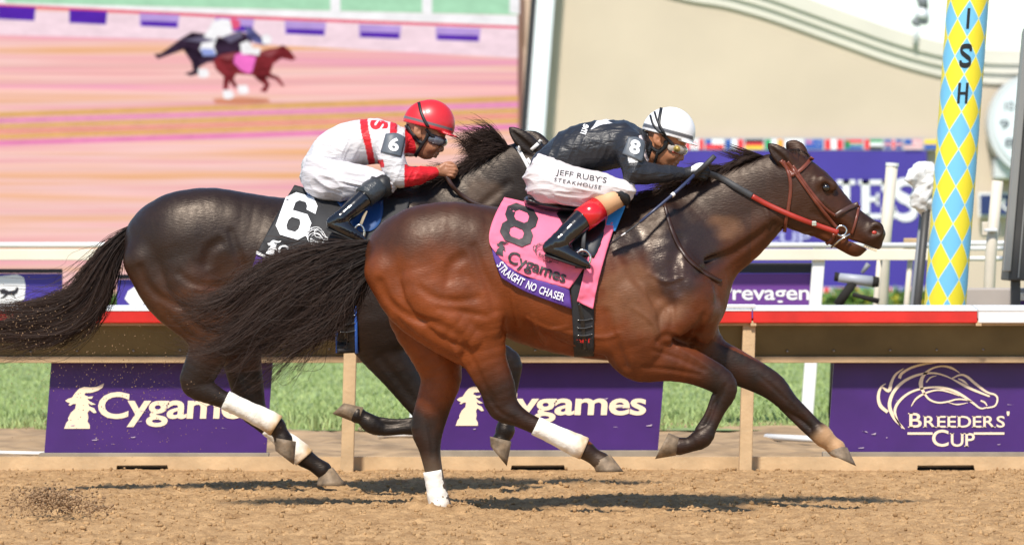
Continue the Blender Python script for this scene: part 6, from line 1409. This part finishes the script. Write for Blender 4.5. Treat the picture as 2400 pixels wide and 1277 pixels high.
strap(body8, [(1552, 314), (1562, 324), (1572, 334), (1580, 344)], 7, 'goggle_strap', M_strapblk, r8, .010, .003)
for path, w in (([(1514, 312), (1520, 334), (1532, 350), (1544, 356)], 8), ([(1562, 330), (1558, 344), (1548, 354), (1540, 360)], 10), ([(1542, 356), (1538, 370), (1534, 386)], 7)): strap(body8, path, w, 'chin_strap', M_strapblk, r8, .006, .006)
goggles(ID2, YA, r8, mat('lens_amber', (.42, .36, .30), .08, coat=1.0, noise=.5, nscale=25), mat('frame_red', (.30, .05, .03), .3), True)
solid(mesh_obj('arm_number_panel', jk8.surf(curve3([(1472, 322), (1494, 322), (1515, 334)], [(1466, 341), (1488, 346), (1511, 356)], [(1458, 361), (1482, 370), (1505, 380)], 12, 12), .006), grid_faces(12, 12), mat('panel_grey', (.10, .115, .135), .5), r8, True), .003)
q, T = text2d('8', .035, 1, .15); decal('arm_number', aff(q, (1474, 358), (24, 6), (5, -33)), T, M_print_wht, r8, sc=jk8, off=.011)
q, T = text2d("JEFF RUBY'S", .004, 1, .15); decal('leg_lettering', aff(q, (1302, 413), (118, 20), (3, -17)), T, M_print_blk, r8, sc=br_8, off=.004)
q, T = text2d('STEAKHOUSE', .0, 1.25, .15); decal('leg_lettering', aff(q, (1298, 425), (110, 19), (2, -9)), T, M_print_blk, r8, sc=br_8, off=.004)
q, T = text2d('me', .02, 1, .15); q = aff(q, (1360, 312), (8, -22), (13, 4)); decal('back_lettering', q, T, M_print_wht, r8, sc=jk8, off=.004)
strap(jk8, [(1500, 318), (1508, 340), (1512, 362), (1520, 378)], 6, 'collar_trim', mat('collar_pink', (.75, .62, .60), .6), r8, .004, .003)
# whip held in the near hand
wh = thing('whip', 'black racing whip with padded flap held across the brown horse shoulder', 'whip')
def wpnt(x, y, l): return HA.pt(x, y, l)
MB().tube([wpnt(1675, 366, -.16), wpnt(1655, 386, -.145), wpnt(1628, 410, -.145)], [.013, .0135, .012], 12).build('grip', M_rubber, wh, True)
MB().tube([wpnt(1628, 410, -.145), wpnt(1590, 445, -.19), wpnt(1540, 487, -.25), wpnt(1500, 521, -.29)], [.009, .0085, .0075, .007], 10).build('shaft', mat('whip_shaft', (.03, .04, .09), .35), wh, True)
MB().tube([wpnt(1580, 454, -.20), wpnt(1574, 459, -.207)], .011, 10).build('ferrule', M_wstrap, wh, True)
MB().tube([wpnt(1502, 519, -.288), wpnt(1490, 529, -.29), wpnt(1460, 550, -.295), wpnt(1432, 571, -.30)], [.008, .014, .0155, .0155], 12, flat=.35).build('flap', M_rubber, wh, True)
a_, b_ = wpnt(1466, 546, -.306), wpnt(1456, 553, -.307); MB().tube([a_, b_], .010, 10, flat=.4).build('flap_label', M_wstrap, wh, True)

# ---- rider of the dark horse
T6 = lambda pts: [((p[0]-1568)*.975+1568-562, (p[1]-310)*.975+310-19, p[2], p[3]*.975)+tuple(p[4:]) for p in pts]
def cuff6(bs, S, root, g):
    lat = S[0][2]; mb = MB(); pts = [(886, 436), (878, 443), (870, 449), (862, 456), (854, 463)]; mb.tube([bs.pt(x, y, g*(.25+.0125*i)) for i, (x, y) in enumerate(pts)], [.064, .060, .064, .059, .061], 26); mb.build('boot_cuff', mat('cuff_ribbed', (.035, .04, .045), .35, bump=.6, bscale=45), root, True)
    mb = MB(); mb.tube([bs.pt(916, 434, lat), bs.pt(902, 436, lat), bs.pt(884, 440, lat)], [.05, .064, .0655], 20); mb.build('knee_band', M_strapblk, root, True)
RDC = np.array([.62, .016, .024])
def jcol6(px, py, V):
    c = np.tile(np.array([.64, .62, .63]), (len(px), 1)); P = np.stack([px, py], 1)
    red = in_poly(P, [(842, 270), (860, 270), (864, 300), (872, 340), (882, 395), (866, 395), (856, 345), (846, 310)]) | in_poly(P, [(916, 270), (934, 270), (930, 316), (914, 314)]) | in_poly(P, [(884, 374), (900, 374), (902, 392), (888, 392)]) | (px > 948)*(py > 385) | ((px > 948)*(py < 360)*(px < 975))
    c[red] = RDC; return c
r6, body6, jk6, br_6 = rider(dict(Y=YB, T=T6, box=(690, 1085, 222, 590), label='jockey in white and red silks with a red helmet riding the dark horse', skin=M_skin6, gloves=False,
    torso=[(748, 392, 0, 42, 1.5), (785, 358, 0, 52, 1.4), (835, 336, 0, 53, 1.4), (890, 332, 0, 52, 1.6), (925, 332, 0, 38, 1.5)], neck=[(930, 336, 0, 30, 1), (962, 340, 0, 27, .9), (985, 335, 0, 26, .85)], collar=[(930, 336, 0, 34, 1.05), (955, 338, 0, 30, 1.0)],
    pelvis=[(748, 398, 0, 40, 1.7), (762, 390, 0, 42, 1.6)], seat=lambda g: [(750, 408, g*.085, 42, 1), (768, 420, g*.11, 44, 1)],
    thigh=[(756, 412, .09, 48), (800, 424, .15, 44), (850, 428, .19, 38), (890, 430, .20, 30), (906, 432, .20, 26)], shin=[(900, 436, .23, 25), (878, 446, .26, 25), (850, 468, .30, 23), (825, 490, .335, 21), (803, 508, .355, 19)],
    foot=[(796, 515, .36, 19), (778, 523, .36, 14), (800, 531, .365, 17), (822, 544, .37, 15), (842, 556, .37, 10), (852, 562, .37, 7)], boot_from=2, sole=((766, 536), (852, 573)), cuff=cuff6,
    arm=[(918, 338, .165, 34), (918, 368, .20, 31), (932, 412, .215, 26)], fore=[(932, 412, .215, 25), (965, 414, .19, 23), (998, 408, .15, 17), (1018, 405, .125, 11.5)], hand=(1046, 400, .11), far_dx=4,
    jacket_col=jcol6, breech_col=(.61, .585, .61)))
h6 = helmet(T6, YB, (935, 1085, 222, 345), (.60, .02, .028), (.13, .13, .14), r6, (8, 14))
strap(h6, [T6([(x, y, 0, 1)])[0][:2] for x, y in ((1543, 258), (1548, 280), (1556, 300), (1566, 318))], 7, 'goggle_strap', M_strapblk, r6, .003, .003)
strap(body6, [T6([(x, y, 0, 1)])[0][:2] for x, y in ((1560, 322), (1570, 334), (1580, 344))], 7, 'goggle_strap', M_strapblk, r6, .010, .003)
for path, w in (([(1512, 312), (1524, 332), (1540, 350), (1552, 358)], 8), ([(1566, 332), (1560, 346), (1552, 358), (1542, 374), (1534, 388)], 8)): strap(body6, [T6([(x, y, 0, 1)])[0][:2] for x, y in path], w, 'chin_strap', M_strapblk, r6, .006, .006)
goggles(T6, YB, r6, mat('lens_smoke', (.10, .10, .12), .05, coat=1.0, noise=.5, nscale=25), mat('frame_dark', (.05, .03, .03), .3), False)
solid(mesh_obj('arm_number_panel', jk6.surf(curve3([(904, 314), (928, 312), (950, 322)], [(898, 336), (922, 338), (946, 346)], [(892, 357), (915, 362), (940, 368)], 12, 12), .006), grid_faces(12, 12), mat('panel_grey', (.10, .115, .135), .5), r6, True), .003)
q, T = text2d('6', .035, 1, .15); decal('arm_number', aff(q, (909, 352), (24, 5), (5, -32)), T, M_print_wht, r6, sc=jk6, off=.011)
q, T = text2d('S', .05, 1, .12); decal('back_letter', aff(q, (866, 282), (3, 22), (42, -2)), T, mat('silk_red', RDC, .5), r6, sc=jk6, off=.004)
